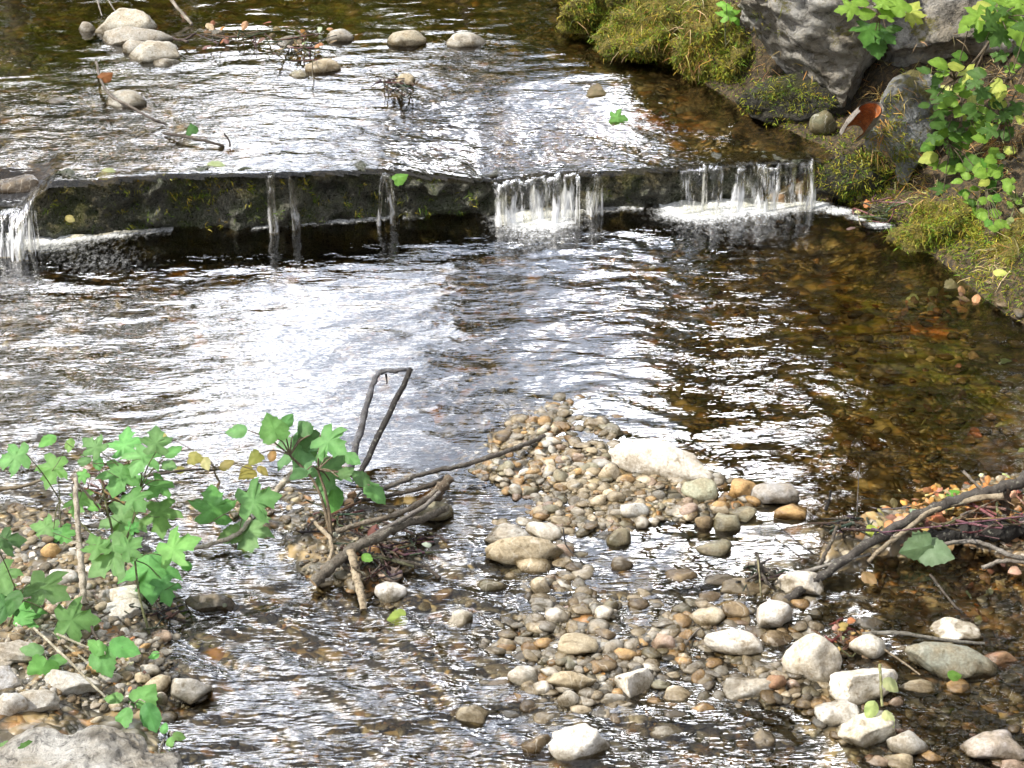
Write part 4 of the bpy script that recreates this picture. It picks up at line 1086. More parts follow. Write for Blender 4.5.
def leaf(mb, c, size, heading, tint, kind='maple', face=None, droop=None, fold=None):
    droop = random.uniform(.04, .38) if droop is None else droop
    fold = random.uniform(-.05, .35) if fold is None else fold
    size *= .80
    """c: centre; heading: direction of the tip seen from above (0 = right, 90 = away)"""
    f = Vector((math.cos(heading), math.sin(heading), -.25 + random.uniform(-.2, .2)))
    up = Vector(face) if face else Vector((random.uniform(-.35, .35), -.55 + random.uniform(-.3, .3), .80))
    f = (f - up.normalized() * f.dot(up.normalized())).normalized()
    up.normalize()
    s = up.cross(f)
    o = OUT[kind]
    K = .30
    jit = [1 + random.uniform(-.08, .08) for _ in o]
    tw = random.uniform(-.25, .25)
    def pt(x, y):
        z = -fold * abs(y) * .5 - droop * (x - .3) ** 2 + tw * y * (x - .2) + .03 * math.sin(x * 9 + y * 11)
        return c + (f * (x - .4) + s * y + up * z) * size
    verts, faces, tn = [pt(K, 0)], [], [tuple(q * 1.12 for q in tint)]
    for sg in (1, -1):
        for t in (.5, 1.0):
            b = len(verts)
            for (x, y), j in zip(o, jit):
                verts.append(pt(K + (x - K) * t, y * t * sg * j))
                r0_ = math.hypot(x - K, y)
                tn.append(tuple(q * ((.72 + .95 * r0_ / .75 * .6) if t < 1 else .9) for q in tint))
            n = len(o)
            for i in range(n - 1):
                if t == .5:
                    q = (0, b + i + 1, b + i)
                    faces.append(q if sg > 0 else q[::-1])
                else:
                    q = (b - n + i, b - n + i + 1, b + i + 1, b + i)
                    faces.append(q if sg > 0 else q[::-1])
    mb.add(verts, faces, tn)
    return c - f * .42 * size

GREEN = (.17, .36, .12)
def plant(name, label, root, leaves, y0, tint=GREEN, stem=(.20, .22, .10), cat='plant', hubs=(), spread=.12, sr=.0022, group=None, dens=1, flat=None):
    """leaves: (px, py, size px, kind, heading deg, colour factor or colour)"""
    base = P(root[0], root[1], 0)
    base.z = bedq(base.x, base.y) - .01
    if flat is not None: base = flat
    e = empty(name, base)
    tag(e, label, cat, group)
    fol, st = MB(), MB()
    hub = []
    for hx, hy, dy in hubs:
        q = PY(hx, hy, y0 + dy)
        tube(st, [base, base.lerp(q, .5) + Vector((random.uniform(-.02, .02), random.uniform(-.02, .02), .02)), q], sr * 1.7, sr, 6, stem)
        hub.append(q)
    if not hub: hub = [base]
    for L in leaves:
        px, py, sz, kind, hd = L[:5]
        y = y0 + random.uniform(-spread, spread)
        c = PY(px, py, y)
        g_ = max(bedq(c.x, c.y), float(level(c.x, c.y)))
        if c.z < g_ + .012: c = P(px, py, g_ + .012 + random.uniform(0, .02))
        t = L[5] if len(L) > 5 else 1.0
        if sz > 30 and root[0] < 400 and not isinstance(t, tuple):
            for _ in range(random.choice((0, 1))):
                ex = PY(px + random.gauss(0, sz * .8), py + random.gauss(0, sz * .55), y + random.uniform(-.05, .05))
                if ex.z > g_ + .03:
                    tb = leaf(fol, ex, sz * random.uniform(.3, .55) * y / ray(px, py)[1] / FPX, random.uniform(0, 6.28), tuple(q * random.uniform(.85, 1.3) for q in tint), random.choice((kind, 'ovate')))
                    tube(st, [tb, tb.lerp(c, .6) + Vector((0, 0, -.006)), c], sr * .5, sr * .4, 4, stem, n=2)
        tc = tuple(q * t * random.uniform(.85, 1.12) for q in tint) if not isinstance(t, tuple) else t
        size = sz * (c.y / ray(px, py)[1]) / FPX * 1.0
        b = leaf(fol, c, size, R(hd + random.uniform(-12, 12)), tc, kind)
        h = min(hub, key=lambda q: (q - b).length)
        mid = h.lerp(b, .5) + Vector((0, 0, .012))
        tube(st, [h, mid, b], sr * .8, sr * .55, 5, stem, n=3)
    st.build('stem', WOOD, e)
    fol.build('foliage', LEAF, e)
    return e

YB = P(120, 560).y
plant('leafy_plant', 'green lobed-leaf plant at the back left, spread over the shallow edge', (120, 560),
      [(12, 458, 44, 'maple', 200), (52, 471, 42, 'maple', 250), (78, 503, 38, 'maple', 270), (93, 446, 32, 'maple', 130), (125, 442, 42, 'maple', 80, 1.1), (156, 440, 38, 'maple', 100), (172, 452, 26, 'ovate', 40),
       (141, 459, 44, 'maple', 250, 1.15), (119, 478, 48, 'maple', 270), (136, 500, 36, 'maple', 300), (157, 488, 36, 'maple', 250), (168, 465, 24, 'ovate', 330), (160, 517, 48, 'maple', 280), (122, 524, 56, 'maple', 260, 1.05),
       (43, 527, 36, 'maple', 160), (64, 536, 32, 'maple', 300, 1.05), (98, 462, 22, 'ovate', 290)], YB + .05, hubs=[(105, 500, .03), (140, 490, .0), (60, 500, .05)], spread=.10)
plant('leafy_plant', 'bright green lobed-leaf plant just above the two stacked pale stones', (150, 640),
      [(109, 558, 60, 'maple', 220), (150, 573, 66, 'maple', 280, 1.1), (177, 547, 54, 'maple', 20, 1.1), (96, 545, 34, 'maple', 120, .95), (130, 547, 34, 'maple', 60), (165, 590, 36, 'maple', 300)], P(150, 640).y + .1, hubs=[(135, 560, 0)], spread=.05)
plant('leafy_plant', 'darker green plant with drooping leaves at the left edge', (10, 650),
      [(47, 590, 58, 'maple', 330, .62), (3, 579, 44, 'maple', 300, 1.0), (22, 622, 54, 'maple', 300, .95), (8, 540, 40, 'maple', 20, .5), (76, 620, 52, 'maple', 10, .95), (2, 605, 40, 'maple', 200, .6), (14, 600, 34, 'ovate', 250, .55)], P(10, 650).y, hubs=[(20, 600, 0)], spread=.05)
plant('bramble', 'bramble with a long pale arching cane and three-part leaves on the left gravel bank', (34, 640),
      [(98, 648, 30, 'ovate', 150), (122, 647, 42, 'ovate', 0), (104, 662, 36, 'broad', 290), (34, 650, 32, 'ovate', 170), (41, 672, 40, 'broad', 260), (57, 660, 26, 'ovate', 20),
       (115, 698, 28, 'ovate', 150, .95), (144, 697, 40, 'broad', 60), (124, 718, 36, 'ovate', 240), (150, 715, 40, 'ovate', 300, .9), (164, 729, 16, 'ovate', 100, 1.2), (170, 742, 18, 'ovate', 270, 1.25), (178, 736, 18, 'ovate', 10, 1.2), (160, 756, 12, 'ovate', 60, 1.1)],
      P(80, 690).y, hubs=[(105, 655, .03), (44, 658, .06), (134, 705, -.08), (168, 736, -.14)], spread=.02, stem=(.42, .40, .30), sr=.0024)
plant('seedling', 'small green seedling growing over the large pale rock', (32, 775),
      [(45, 746, 26, 'ovate', 20, 1.15), (25, 753, 28, 'broad', 200, .6), (29, 744, 18, 'ovate', 100), (38, 757, 20, 'ovate', 300, .8), (7, 745, 18, 'ovate', 170, .9)], P(32, 772).y + .02, hubs=[(33, 760, 0)], spread=.01)
YC = P(330, 535).y
plant('leafy_plant', 'tall green maple-leaved plant in the middle beside the driftwood pile', (332, 545),
      [(273, 428, 40, 'broad', 100, .85), (287, 421, 24, 'ovate', 70, .85), (305, 429, 30, 'ovate', 100, .6), (311, 442, 34, 'broad', 300, .65), (299, 452, 56, 'maple', 280, .98), (331, 443, 46, 'maple', 330), (351, 458, 26, 'ovate', 330, .85), (238, 431, 30, 'ovate', 160, .95),
       (327, 474, 56, 'maple', 250, .95), (333, 497, 40, 'ovate', 275, .85), (362, 479, 30, 'ovate', 130, .8), (374, 491, 38, 'ovate', 320, .95), (255, 458, 20, 'broad', 220, (.26, .27, .07)), (345, 473, 24, 'ovate', 40, .9), (300, 473, 26, 'ovate', 200, .6)],
      YC + .03, hubs=[(318, 470, 0), (290, 455, .03)], spread=.08, stem=(.22, .17, .11), sr=.003)
plant('leafy_plant', 'low green plant with three star-shaped leaves left of the driftwood pile', (262, 530),
      [(213, 504, 54, 'maple', 100), (258, 500, 52, 'maple', 20), (249, 535, 56, 'maple', 260, 1.08), (230, 535, 30, 'broad', 200)], P(262, 530).y - .02, hubs=[(245, 512, 0)], spread=.05)
plant('withered_plant', 'withered yellow leaves between the two groups of green leaves', (225, 485),
      [(162, 436, 16, 'ovate', 150, (.42, .38, .14)), (195, 458, 20, 'broad', 0, (.36, .33, .10)), (205, 462, 22, 'ovate', 280, (.48, .44, .22)), (180, 470, 16, 'ovate', 180, (.28, .26, .08)), (247, 473, 22, 'broad', 230, (.42, .36, .10)), (262, 470, 18, 'ovate', 330, (.40, .33, .11)), (225, 465, 22, 'ovate', 20, (.30, .25, .09)), (272, 456, 18, 'ovate', 80, (.35, .2, .07))],
      P(225, 485).y, hubs=[(215, 468, 0)], spread=.06, stem=(.30, .25, .15))
stick('stalk', [(84, 604, 0), (82, 580, .05), (80, 552, .10), (78, 525, .15), (76, 498, .20), (76, 478, .23)], .0095, .0055, (.55, .50, .42), 'broken pale dead stalk standing among the left plants', 'stalk', seg=9,
      extra=[([(76, 482, .22), (88, 495, .18), (100, 510, .12)], .004, .003), ([(76, 478, .23), (72, 474, .24)], .006, .004)])
stick('cane', [(34, 628, .05), (50, 643, .07), (70, 662, .08), (90, 682, .07), (105, 697, .05)], .0032, .0028, (.50, .47, .36), 'thin pale bramble cane slanting across the left gravel', 'cane')

YG, LG, DG = (.42, .46, .10), (.20, .33, .05), (.07, .14, .03)
def spray(n, cx, cy, w, h, sz, kinds, cols, hd=None):
    out = []
    for k in range(n):
        out.append((cx + random.gauss(0, w * .38), cy + random.gauss(0, h * .38), sz * random.uniform(.7, 1.2), random.choice(kinds), random.uniform(0, 360) if hd is None else hd + random.uniform(-50, 50), random.choice(cols)))
    return out
plant('maple_spray', 'maple sprig hanging at the top edge in front of the grey boulder', (900, -60),
      [(848, 8, 30, 'maple', 180, LG), (866, 14, 26, 'ovate', 30, LG), (868, 32, 40, 'maple', 250, (.09, .21, .04)), (876, 46, 34, 'broad', 270, (.09, .20, .05)), (886, 36, 30, 'maple', 320, (.09, .2, .05)), (911, 10, 34, 'maple', 60, YG), (899, 6, 30, 'broad', 120, LG), (888, 12, 26, 'maple', 80, LG), (893, 28, 22, 'ovate', 0, DG), (915, 18, 22, 'maple', 330, YG), (884, 2, 26, 'maple', 60, LG), (862, 2, 24, 'ovate', 150, LG)],
      6.15, hubs=[(880, 16, 0)], spread=.06, flat=PY(893, -40, 6.35), stem=(.2, .14, .08), sr=.003)
plant('maple_spray', 'dense leafy spray filling the top right corner', (1010, -60),
      [(975, 18, 36, 'maple', 200, LG), (992, 10, 36, 'broad', 250, (.12, .25, .04)), (1010, 20, 44, 'maple', 270, (.11, .24, .04)), (1022, 34, 40, 'broad', 290, LG), (1000, 36, 34, 'maple', 230, DG), (985, 6, 30, 'ovate', 180, YG), (1018, 6, 36, 'maple', 60, LG), (968, 24, 30, 'ovate', 220, LG), (1022, 52, 34, 'ovate', 270, DG), (986, 26, 30, 'broad', 300, (.12, .25, .04)), (1004, 2, 30, 'maple', 90, LG), (990, 16, 26, 'maple', 200, YG)] + spray(8, 1000, 20, 44, 34, 26, ['maple', 'broad'], [LG, DG, DG]),
      5.95, hubs=[(998, 20, 0)], spread=.12, flat=PY(1016, -30, 6.2), stem=(.16, .12, .07), sr=.003)
plant('hanging_shrub', 'yellow-green sunlit shrub trailing down the right bank beside the leaning slab', (930, 70),
      [(940, 63, 26, 'ovate', 170, LG), (955, 66, 26, 'ovate', 20, YG), (972, 74, 30, 'maple', 300, YG), (948, 91, 24, 'maple', 90, (.55, .55, .2)), (972, 97, 24, 'maple', 60, (.58, .58, .22)), (975, 114, 32, 'maple', 290, (.60, .60, .2)), (950, 106, 24, 'broad', 200, LG), (985, 130, 24, 'ovate', 0, YG), (937, 140, 24, 'ovate', 200, LG), (945, 130, 26, 'ovate', 230, LG), (930, 157, 26, 'ovate', 200, YG), (955, 152, 24, 'ovate', 270, LG), (963, 142, 22, 'ovate', 300, LG), (925, 70, 20, 'ovate', 160, DG), (938, 78, 22, 'ovate', 240, DG)]
      + spray(44, 955, 120, 48, 96, 22, ['ovate', 'broad', 'maple'], [LG, DG, DG, (.11, .22, .04)]), 6.0, hubs=[(955, 80, .02), (958, 110, 0), (950, 145, 0)], spread=.07, flat=PY(990, 40, 6.2), stem=(.13, .10, .06), sr=.003)
plant('hanging_shrub', 'darker leafy shrub hanging at the right edge above the low bright green shrub', (1040, 60),
      spray(34, 1004, 100, 34, 70, 22, ['maple', 'ovate', 'broad'], [LG, DG, DG, YG]), 5.8, hubs=[(1010, 80, 0), (1005, 120, 0)], spread=.07, flat=PY(1040, 50, 5.95), stem=(.13, .10, .06), sr=.003)
plant('small_shrub', 'low bright green shrub at the right edge above the ochre mossy hump', (985, 235),
      [(958, 181, 16, 'ovate', 160, LG), (966, 176, 16, 'ovate', 100, LG), (979, 168, 18, 'broad', 80, LG), (995, 172, 18, 'broad', 60, LG), (985, 182, 18, 'ovate', 200, YG)] + spray(34, 985, 192, 40, 40, 17, ['broad', 'ovate'], [LG, LG, (.11, .26, .04), DG]),
      5.72, hubs=[(985, 190, 0), (978, 200, 0)], spread=.05, flat=PY(990, 222, 5.75), stem=(.14, .12, .06), sr=.002)
plant('fern_leaf', 'single maple seedling leaf on the mossy rock at the top, left of the boulder', (727, 40),
      [(728, 12, 26, 'maple', 90, (.20, .40, .06)), (722, 4, 14, 'ovate', 150, (.2, .4, .06)), (736, 20, 14, 'ovate', 320, (.17, .36, .06))], 6.75, hubs=[(727, 20, 0)], spread=.01, flat=PY(726, 44, 6.8))
plant('small_shrub', 'thin pale weed at the right edge beside the ochre mossy hump', (1015, 240),
      spray(12, 1016, 200, 14, 50, 14, ['ovate'], [LG, (.3, .34, .14)]), 5.6, hubs=[(1016, 205, 0)], spread=.03, flat=PY(1018, 245, 5.65))
for n_, (a, b, s_, kd, hd, col, lab, z_) in enumerate([
        (918, 548, 40, 'broad', 200, (.16, .24, .13), 'large grey-green leaf lying in front of the driftwood heap, left half of a pair', .05),
        (936, 552, 40, 'broad', 330, (.18, .26, .15), 'grey-green leaf lying right against its larger twin by the driftwood heap', .045),
        (872, 530, 22, 'ovate', 300, (.36, .42, .08), 'yellow-green leaf caught at the left end of the driftwood heap', .05),
        (952, 493, 18, 'ovate', 20, (.14, .34, .05), 'small bright green leaf behind the longest dark branch', .05),
        (868, 577, 24, 'ovate', 310, (.30, .19, .09), 'curled brown leaf at the water edge below the heap', .02),
        (398, 617, 24, 'broad', 190, (.33, .42, .10), 'yellow-green leaf on the water below the pale grey stone', .004),
        (366, 557, 18, 'ovate', 330, (.14, .30, .05), 'small green leaf on the pile of sticks', .06),
        (872, 708, 26, 'ovate', 250, (.40, .47, .20), 'pale green leaf drooping on the white stones at the lower right', .06),
        (889, 717, 24, 'ovate', 300, (.56, .58, .32), 'whitish green leaf right of the drooping pale green leaf', .05),
        (890, 684, 24, 'ovate', 320, (.45, .47, .27), 'faded folded leaf hanging on the upright green stalk', .07),
        (954, 675, 22, 'ovate', 20, (.16, .30, .06), 'narrow green leaf on the long greenish slab', .05),
        (191, 129, 16, 'broad', 90, (.05, .14, .03), 'dark green leaf on the twig in the upper pool', .02),
        (619, 118, 22, 'maple', 10, (.20, .42, .12), 'green leaf drowned in the upper water near the orange patch', .006),
        (596, 92, 22, 'broad', 200, (.30, .24, .16), 'brown dead leaf stuck in the upper water', .008),
        (400, 178, 18, 'broad', 40, (.14, .30, .05), 'green weed leaf on the sill beside the short trickle', .012),
        (132, 193, 14, 'ovate', 80, (.45, .46, .25), 'pale leaf stuck on the front of the mossy sill', -.02),
        (69, 218, 14, 'ovate', 340, (.55, .50, .28), 'pale yellow leaf beside the left fall', -.03),
        (999, 272, 16, 'ovate', 0, (.62, .64, .18), 'lone pale yellow leaf on the mossy rock at the right edge', .25),
        (106, 76, 16, 'broad', 60, (.28, .11, .04), 'red-brown leaf caught on the crooked twig in the upper pool', .06),
        (214, 168, 32, 'ovate', 170, (.40, .46, .24), 'pale fern-like leaf draped over the edge of the mossy sill', .012),
        (107, 173, 24, 'ovate', 190, (.40, .42, .22), 'pale greenish leaf lying flat on the left top of the mossy sill', .012)]):
    mb = MB()
    q = P(a, b, 0)
    for k in range(3):
        base = max(bedq(q.x, q.y), float(level(q.x, q.y)))
        if abs(b - 205) < 40 and a < 480: base = float(weir_z(q.x)) if b < 180 else .1
        q = P(a, b, (base if a < 990 or b > 300 else 0) + z_)
    fc = (0, -.9, .4) if 'front of' in lab else None
    leaf(mb, q, s_ * mpp(a, b), R(hd), col, kd, face=fc, fold=.5)
    tag(mb.build_own('leaf', LEAF), lab, 'leaf')
# berry
mb = MB()
q = PY(912, 235, 5.9)
v, f = ico(2)
mb.add(v * .010 + np.array(q), f, (.45, .01, .02))
tube(mb, [q, q + Vector((.012, 0, .012))], .0015, .001, 5, (.1, .12, .03))
tag(mb.build_own('berry', LEAF), 'single red berry on the bank below the leaning slab', 'berry')

# ------------------------------------------------------------------ dry leaves, moss and dry grass that nobody could count
def near_surface(tops, px, py):
    return None
mb = MB()
DC = [(.42, .22, .10), (.34, .17, .08), (.46, .30, .16), (.24, .13, .07), (.52, .40, .25), (.18, .11, .07), (.55, .47, .36), (.20, .15, .10)]
def litter(n, px, py, sx, sy, s0=10, s1=20, dz=.03, sunk=False):
    for k in range(n):
        a, b = px + random.gauss(0, sx), py + random.gauss(0, sy)
        q = P(a, b, 0)
        for _ in range(2):
            base = bedq(q.x, q.y) if sunk else max(bedq(q.x, q.y), float(level(q.x, q.y)))
            q = P(a, b, base + (.012 if sunk else .004))
        q.z += random.uniform(0, dz)
        leaf(mb, q, random.uniform(s0, s1) * mpp(a, b), random.uniform(0, 6.28), tuple(c * random.uniform(.7, 1.2) for c in random.choice(DC)), random.choice(('ovate', 'broad', 'ovate')),
             face=(random.gauss(0, .4), random.gauss(0, .4) - .2, .8), fold=.7, droop=.5)
DC0 = DC
DC = [(.58, .28, .10), (.48, .20, .07), (.60, .38, .18), (.40, .18, .07), (.66, .50, .30), (.24, .12, .06)]
litter(420, 972, 512, 34, 9, 7, 15, .05)
litter(80, 1000, 518, 16, 6, 7, 14)
DC = DC0
litter(40, 915, 522, 22, 6)
litter(24, 1010, 530, 20, 10)
litter(26, 300, 45, 13, 9, 6, 12)
litter(14, 225, 30, 30, 12, 8, 13)
litter(16, 365, 535, 26, 18)
litter(20, 845, 640, 9, 8, 8, 14)
litter(40, 665, 110, 24, 5, 10, 20, .006, True)
litter(50, 945, 304, 20, 7, 10, 20, .01, True)
litter(40, 980, 410, 40, 40, 9, 18, .01, True)
litter(24, 990, 590, 26, 14, 9, 18, .005, True)
litter(16, 620, 268, 30, 10, 10, 18, .01, True)
litter(14, 540, 150, 20, 14, 9, 14, .005, True)
litter(20, 60, 330, 50, 40, 9, 18, .01, True)
litter(14, 130, 640, 40, 40, 8, 14)
litter(18, 880, 205, 24, 10, 8, 13)
litter(16, 930, 30, 60, 40, 10, 16)
litter(40, 1000, 130, 24, 36, 9, 16)
tag(mb.build_own('leaf_litter', DRY), kind='stuff')

def blades(name, n, picks, colours, L, wdt, mat, hang=.5):
    """tufts of little blades on bank surfaces, found by casting down on the built rocks and bank"""
    vs, fs, ts = [], [], []
    b = 0
    dg = bpy.context.evaluated_depsgraph_get()
    for px, py, sx, sy, cnt in picks:
        for k in range(cnt):
            a, c_ = random.gauss(px, sx), random.gauss(py, sy)
            d = Vector(ray(a, c_)).normalized()
            hit, loc, nrm, _, ob, _ = SC.ray_cast(dg, Vector((0, 0, CAM_H)), d)
            if not hit or ob.name.split('.')[0] not in ('stream_bed', 'rock', 'boulder', 'weir'): continue
            if ob.name.startswith('boulder') and random.random() < .8: continue
            col = random.choice(colours)
            f_ = random.uniform(.6, 1.25)
            for j in range(n):
                p = loc + Vector((random.gauss(0, .012), random.gauss(0, .012), random.gauss(0, .008)))
                dv = (nrm * random.uniform(.3, 1) + Vector((random.gauss(0, .6), random.gauss(0, .6), random.gauss(0, .5) - hang * .6))).normalized()
                ll = L * random.uniform(.5, 1.3)
                sd = dv.cross(Vector((random.gauss(0, 1), random.gauss(0, 1), random.gauss(0, 1)))).normalized() * wdt * random.uniform(.6, 1.3)
                m1 = p + dv * ll * .55
                tip = m1 + (dv + Vector((0, 0, -hang))).normalized() * ll * .45
                vs += [p - sd, p + sd, m1 + sd * .7, m1 - sd * .7, tip]
                fs += [(b, b + 1, b + 2, b + 3), (b + 3, b + 2, b + 4)]
                tc = tuple(q_ * f_ * random.uniform(.8, 1.2) for q_ in col)
                ts += [tc] * 5
                b += 5
    o = link_mesh(name, vs, fs, mat, tint=np.array(ts), smooth=False)
    return tag(o, kind='stuff')
bpy.context.view_layer.update()
blades('moss', 9, [(650, 40, 46, 28, 800), (600, 15, 34, 16, 340), (715, 55, 18, 30, 240), (690, 75, 30, 12, 160), (960, 232, 34, 16, 420), (1000, 275, 26, 26, 260), (888, 150, 12, 26, 120), (880, 215, 40, 14, 260), (820, 150, 30, 20, 220), (790, 95, 30, 12, 140), (850, 180, 30, 22, 260), (770, 25, 20, 20, 60), (240, 200, 160, 18, 260)],
       [(.18, .27, .025), (.28, .30, .03), (.42, .35, .05), (.09, .13, .015), (.34, .33, .04)], .022, .0016, DRY, .5)
blades('dry_grass', 3, [(1000, 110, 20, 44, 260), (985, 150, 18, 14, 120), (690, 50, 26, 26, 90), (650, 35, 30, 22, 60), (878, 128, 7, 22, 90), (1005, 250, 14, 24, 80), (925, 190, 30, 12, 60), (930, 60, 40, 40, 90), (800, 50, 50, 30, 40)],
       [(.60, .40, .15), (.55, .30, .09), (.66, .52, .28), (.36, .20, .08)], .085, .0014, DRY, .7)

# ------------------------------------------------------------------ trees around the stream (they shade it and stand mirrored in the pools)
def tree(name, label, x, y, h, trunk_r, crown, n, tint, ls=.16, seed=0, group=None):
    r = np.random.default_rng(seed)
    base = Vector((x, y, bedq(x, y) - .1))
    e = empty(name, base)
    tag(e, label, 'tree', group)
    tk = MB()
    top = base + Vector((r.normal() * .3, r.normal() * .3, h))
    tube(tk, [base, base.lerp(top, .35) + Vector((r.normal() * .1, 0, 0)), base.lerp(top, .7) + Vector((r.normal() * .15, 0, 0)), top], trunk_r, trunk_r * .25, 10, (.12, .095, .07))
    cl = []
    for cx, cy, cz, rx, rz in crown:
        c = base + Vector((cx, cy, cz))
        a = base.lerp(top, min(.95, max(.2, (cz - rz * .4) / h)))
        tube(tk, [a, a.lerp(c, .5) + Vector((0, 0, .1)), c], trunk_r * .35, trunk_r * .08, 6, (.12, .095, .07))
        for q in range(9):
            d = r.normal(size=3); d /= np.linalg.norm(d)
            cl.append((np.array(c) + d * np.array([rx, rx, rz]) * r.uniform(.35, 1), .32 * rx * r.uniform(.6, 1.2)))
    tk.build('trunk', WOOD, e)
    k = r.integers(0, len(cl), n)
    cen = np.array([cl[i][0] for i in k]) + r.normal(size=(n, 3)) * np.array([cl[i][1] for i in k])[:, None] * .7
    d1 = r.normal(size=(n, 3)); d1 /= np.linalg.norm(d1, axis=1)[:, None]
    d2 = np.cross(d1, r.normal(size=(n, 3))); d2 /= np.linalg.norm(d2, axis=1)[:, None]
    s = (ls * r.uniform(.6, 1.2, n))[:, None]
    v = np.stack([cen - d1 * s * .5, cen + d2 * s * .28, cen + d1 * s * .5, cen - d2 * s * .28], 1).reshape(-1, 3) - np.array(base)
    f = np.arange(n * 4).reshape(n, 4)
    t = np.repeat(np.array(tint) * r.uniform(.6, 1.3, n)[:, None], 4, 0)
    link_mesh('crown', v, f, LEAF, e, t, smooth=False)
    return e
TG = (.12, .19, .04)
up = 'bushy trees closing the stream far behind the upper pool'
tree('bushy_tree', 'bushy tree upstream, leftmost of the row behind the upper pool', -5.6, 17, 4.2, .10, [(0, 0, 1.2, 1.3, 1.1), (.9, 0, 1.7, .9, .9), (-.6, .2, 2.6, .9, .9), (.3, 0, 3.2, .8, .7), (-.8, 0, 3.4, .9, .8)], 9500, TG, .20, 1, up)
tree('bushy_tree', 'bushy tree upstream, second from the left of the row behind the upper pool', -3.4, 17.5, 4.0, .10, [(0, 0, 1.2, 1.3, 1.1), (.8, 0, 2.0, .9, .9), (-.9, .2, 1.6, .8, .8), (-.2, 0, 2.9, .9, .8)], 8500, (.11, .17, .035), .20, 2, up)
tree('bushy_tree', 'low bushy tree upstream, in the middle of the row behind the upper pool', -1.3, 18, 3.8, .10, [(0, 0, 1.1, 1.2, 1.0), (.9, 0, 1.5, .9, .9), (-.7, .2, 2.1, .9, .9), (.2, 0, 2.8, .9, .7)], 8500, (.15, .17, .04), .20, 3, up)
tree('bushy_tree', 'taller bushy tree upstream, fourth of the row behind the upper pool', .9, 17, 4.6, .12, [(0, 0, 1.4, 1.2, 1.3), (.8, 0, 2.8, 1.0, 1.1), (-.4, .2, 3.0, .9, .9), (.3, 0, 3.8, .9, .8)], 9500, (.11, .15, .03), .20, 4, up)
tree('bushy_tree', 'tallest bushy tree upstream, rightmost of the row behind the upper pool', 3.2, 16.5, 4.6, .14, [(0, 0, 1.8, 1.4, 1.7), (-.6, 0, 3.3, 1.1, 1.2), (.7, .2, 3.7, 1.2, 1.2), (-.8, 0, 4.6, 1.1, 1.0), (.4, 0, 5.0, 1.1, .9)], 11000, (.08, .13, .03), .20, 5, up)
tree('bushy_tree', 'bushy tree far upstream, filling the gap left of the low middle bush', -2.3, 19.5, 4.6, .10, [(0, 0, 1.2, 1.3, 1.2), (.5, 0, 2.4, 1.1, 1.1), (-.5, .2, 3.2, 1.0, .9), (.2, 0, 3.9, .8, .6)], 8500, (.14, .18, .04), .2, 21, up)
tree('bushy_tree', 'bushy tree far upstream, filling the gap right of the low middle bush', .0, 19.5, 4.8, .10, [(0, 0, 1.2, 1.3, 1.2), (.5, 0, 2.4, 1.1, 1.1), (-.5, .2, 3.2, 1.0, .9), (.3, 0, 4.0, .8, .7)], 8500, (.10, .14, .03), .2, 22, up)
tree('slender_tree', 'slender tree on the left bank, mirrored in the left of the pool', -3.7, 13, 5.0, .09, [(.4, 0, 3.6, .7, .6), (.5, 0, 2.8, .6, .5), (.1, 0, 4.2, .5, .4), (-.5, 0, 3.9, .6, .6), (.9, 0, 3.4, .6, .5)], 3600, TG, .13, 6)
tree('slender_tree', 'slim sapling upstream, mirrored as the short dark patch in the middle of the pool', -.35, 14, 4.6, .05, [(0, 0, 3.5, .32, .45), (.1, 0, 4.0, .38, .4), (.1, 0, 3.1, .42, .4), (-.1, 0, 4.5, .3, .3)], 3600, (.06, .10, .03), .10, 7)
tree('tall_tree', 'tall straight tree upstream, its trunk mirrored as the dark column in the pool', 1.85, 12.6, 11, .21, [(0, 0, 7.8, 1.0, .8), (.8, 0, 8.6, 1.2, 1.0), (.2, .3, 9.6, 1.0, .9), (.15, 0, 2.9, .6, .35), (-.1, 0, 3.5, .4, .3)], 7000, TG, .16, 8)
tree('bank_tree', 'dense tree on the right bank, mirrored dark along the right side of the pool', 3.1, 9.6, 7, .16, [(-.2, 0, 1.2, 1.0, .9), (-.1, .2, 2.6, 1.2, 1.0), (.3, -.2, 4.0, 1.3, 1.1), (.2, 0, 5.4, 1.2, 1.0)], 9000, (.14, .15, .03), .15, 9)
tree('bank_tree', 'second dense tree high on the right bank, nearer than the first', 3.6, 6.6, 7, .16, [(0, 0, 1.6, 1.1, 1.0), (-.1, .2, 3.0, 1.2, 1.0), (0, -.2, 4.6, 1.4, 1.1)], 7000, (.07, .095, .02), .15, 10)
tree('bank_tree', 'small rusty leaved tree on the right bank behind the grey boulder', 2.3, 9.2, 4, .08, [(0, 0, 1.2, .7, .7), (.1, .2, 2.2, .7, .6)], 3500, (.28, .13, .03), .12, 11)

# ------------------------------------------------------------------ light, sky, camera
cam = bpy.data.cameras.new('camera')
cam.sensor_width = 36
cam.lens = 18 / math.tan(HALF)
cam.clip_end = 500
co = bpy.data.objects.new('camera', cam)
co.location = (0, 0, CAM_H)
co.rotation_euler = (math.pi / 2 - PITCH, 0, 0)
COL.objects.link(co)
SC.camera = co
SUN_EL, SUN_AZ = R(48), R(-104)
wd = bpy.data.worlds.new('World')
SC.world = wd
wd.use_nodes = True
nt = wd.node_tree
sky = nt.nodes.new('ShaderNodeTexSky')
sky.sky_type = 'NISHITA'
sky.sun_disc = False
sky.sun_elevation = SUN_EL
sky.sun_rotation = SUN_AZ
sky.air_density, sky.dust_density, sky.ozone_density = 1.0, 2.5, 2.0
bg = nt.nodes['Background']
bg.inputs[1].default_value = 0.14
tc = nt.nodes.new('ShaderNodeTexCoord')
cn = nt.nodes.new('ShaderNodeTexNoise')
cn.inputs['Scale'].default_value = 4.5
cn.inputs['Detail'].default_value = 6
cn.inputs['Roughness'].default_value = .55
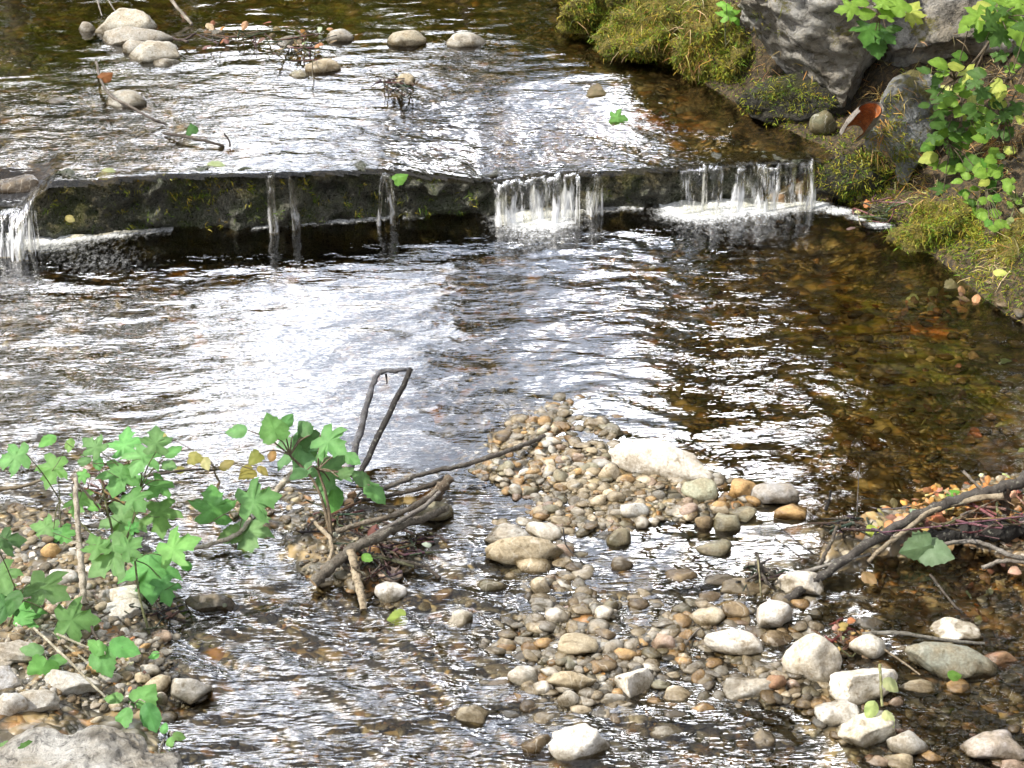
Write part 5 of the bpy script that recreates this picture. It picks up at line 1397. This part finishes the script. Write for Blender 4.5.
mp = nt.nodes.new('ShaderNodeMapping')
mp.inputs['Scale'].default_value = (1, 1, 1.8)
mp.inputs['Location'].default_value = (.3, .1, .2)
nt.links.new(tc.outputs['Generated'], mp.inputs['Vector'])
nt.links.new(mp.outputs[0], cn.inputs['Vector'])
cr = nt.nodes.new('ShaderNodeMapRange')
cr.inputs['From Min'].default_value = .44
cr.inputs['From Max'].default_value = .54
nt.links.new(cn.outputs['Fac'], cr.inputs['Value'])
mx = nt.nodes.new('ShaderNodeMix')
mx.data_type = 'RGBA'
mx.inputs[7].default_value = (5.2, 5.15, 5.2, 1)
nt.links.new(cr.outputs[0], mx.inputs[0])
hs = nt.nodes.new('ShaderNodeHueSaturation')
hs.inputs['Saturation'].default_value = .45
nt.links.new(sky.outputs[0], hs.inputs['Color'])
nt.links.new(hs.outputs[0], mx.inputs[6])
# bright patches added to the sky so that the water mirrors white
nrm_ = nt.nodes.new('ShaderNodeVectorMath'); nrm_.operation = 'NORMALIZE'
nt.links.new(tc.outputs['Generated'], nrm_.inputs[0])
total = None
for az, el, r_out, r_in, gain in ((-5.5, 32, 16, 2, 17), (10.5, 31, 9, 2, 11), (-11, 20, 6, 1, .8), (-14, 38, 9, 2, 6), (12.5, 37, 8, 2, 9)):
    az, el = R(az), R(el)
    gd = nt.nodes.new('ShaderNodeVectorMath'); gd.operation = 'DOT_PRODUCT'
    gd.inputs[1].default_value = (math.sin(az) * math.cos(el), math.cos(az) * math.cos(el), math.sin(el))
    nt.links.new(nrm_.outputs[0], gd.inputs[0])
    gr = nt.nodes.new('ShaderNodeMapRange'); gr.interpolation_type = 'SMOOTHERSTEP'
    gr.inputs['From Min'].default_value = math.cos(R(r_out)); gr.inputs['From Max'].default_value = math.cos(R(r_in))
    gr.inputs['To Min'].default_value = 0.0; gr.inputs['To Max'].default_value = gain
    nt.links.new(gd.outputs['Value'], gr.inputs['Value'])
    if total is None:
        total = gr.outputs[0]
    else:
        ad = nt.nodes.new('ShaderNodeMath'); ad.operation = 'ADD'
        nt.links.new(total, ad.inputs[0]); nt.links.new(gr.outputs[0], ad.inputs[1])
        total = ad.outputs[0]
mk = nt.nodes.new('ShaderNodeMapRange')
mk.inputs['To Min'].default_value = .25
nt.links.new(cr.outputs[0], mk.inputs['Value'])
ml = nt.nodes.new('ShaderNodeMath'); ml.operation = 'MULTIPLY_ADD'; ml.inputs[2].default_value = 1.0
nt.links.new(total, ml.inputs[0]); nt.links.new(mk.outputs[0], ml.inputs[1])
sc_ = nt.nodes.new('ShaderNodeVectorMath'); sc_.operation = 'SCALE'
nt.links.new(mx.outputs[2], sc_.inputs[0])
nt.links.new(ml.outputs[0], sc_.inputs['Scale'])
nt.links.new(sc_.outputs[0], bg.inputs[0])
sl = bpy.data.lights.new('sun', 'SUN')
sl.energy = 3.2
sl.angle = R(1.5)
sl.color = (1, .94, .84)
so = bpy.data.objects.new('sun', sl)
dirv = Vector((math.sin(SUN_AZ) * math.cos(SUN_EL), math.cos(SUN_AZ) * math.cos(SUN_EL), math.sin(SUN_EL)))
so.rotation_euler = dirv.to_track_quat('Z', 'Y').to_euler()
so.location = (0, 12, 9)
COL.objects.link(so)
SC.view_settings.view_transform = 'Standard'
SC.view_settings.look = 'None'
SC.view_settings.exposure = 1.1
SC.view_settings.gamma = 1
SC.cycles.use_denoising = True
SC.cycles.max_bounces = 6
SC.cycles.transparent_max_bounces = 8
SC.cycles.diffuse_bounces = 2
SC.cycles.glossy_bounces = 2
SC.cycles.transmission_bounces = 2
SC.cycles.use_adaptive_sampling = True
SC.cycles.adaptive_threshold = 0.03
SC.cycles.caustics_reflective = False
SC.cycles.caustics_refractive = False
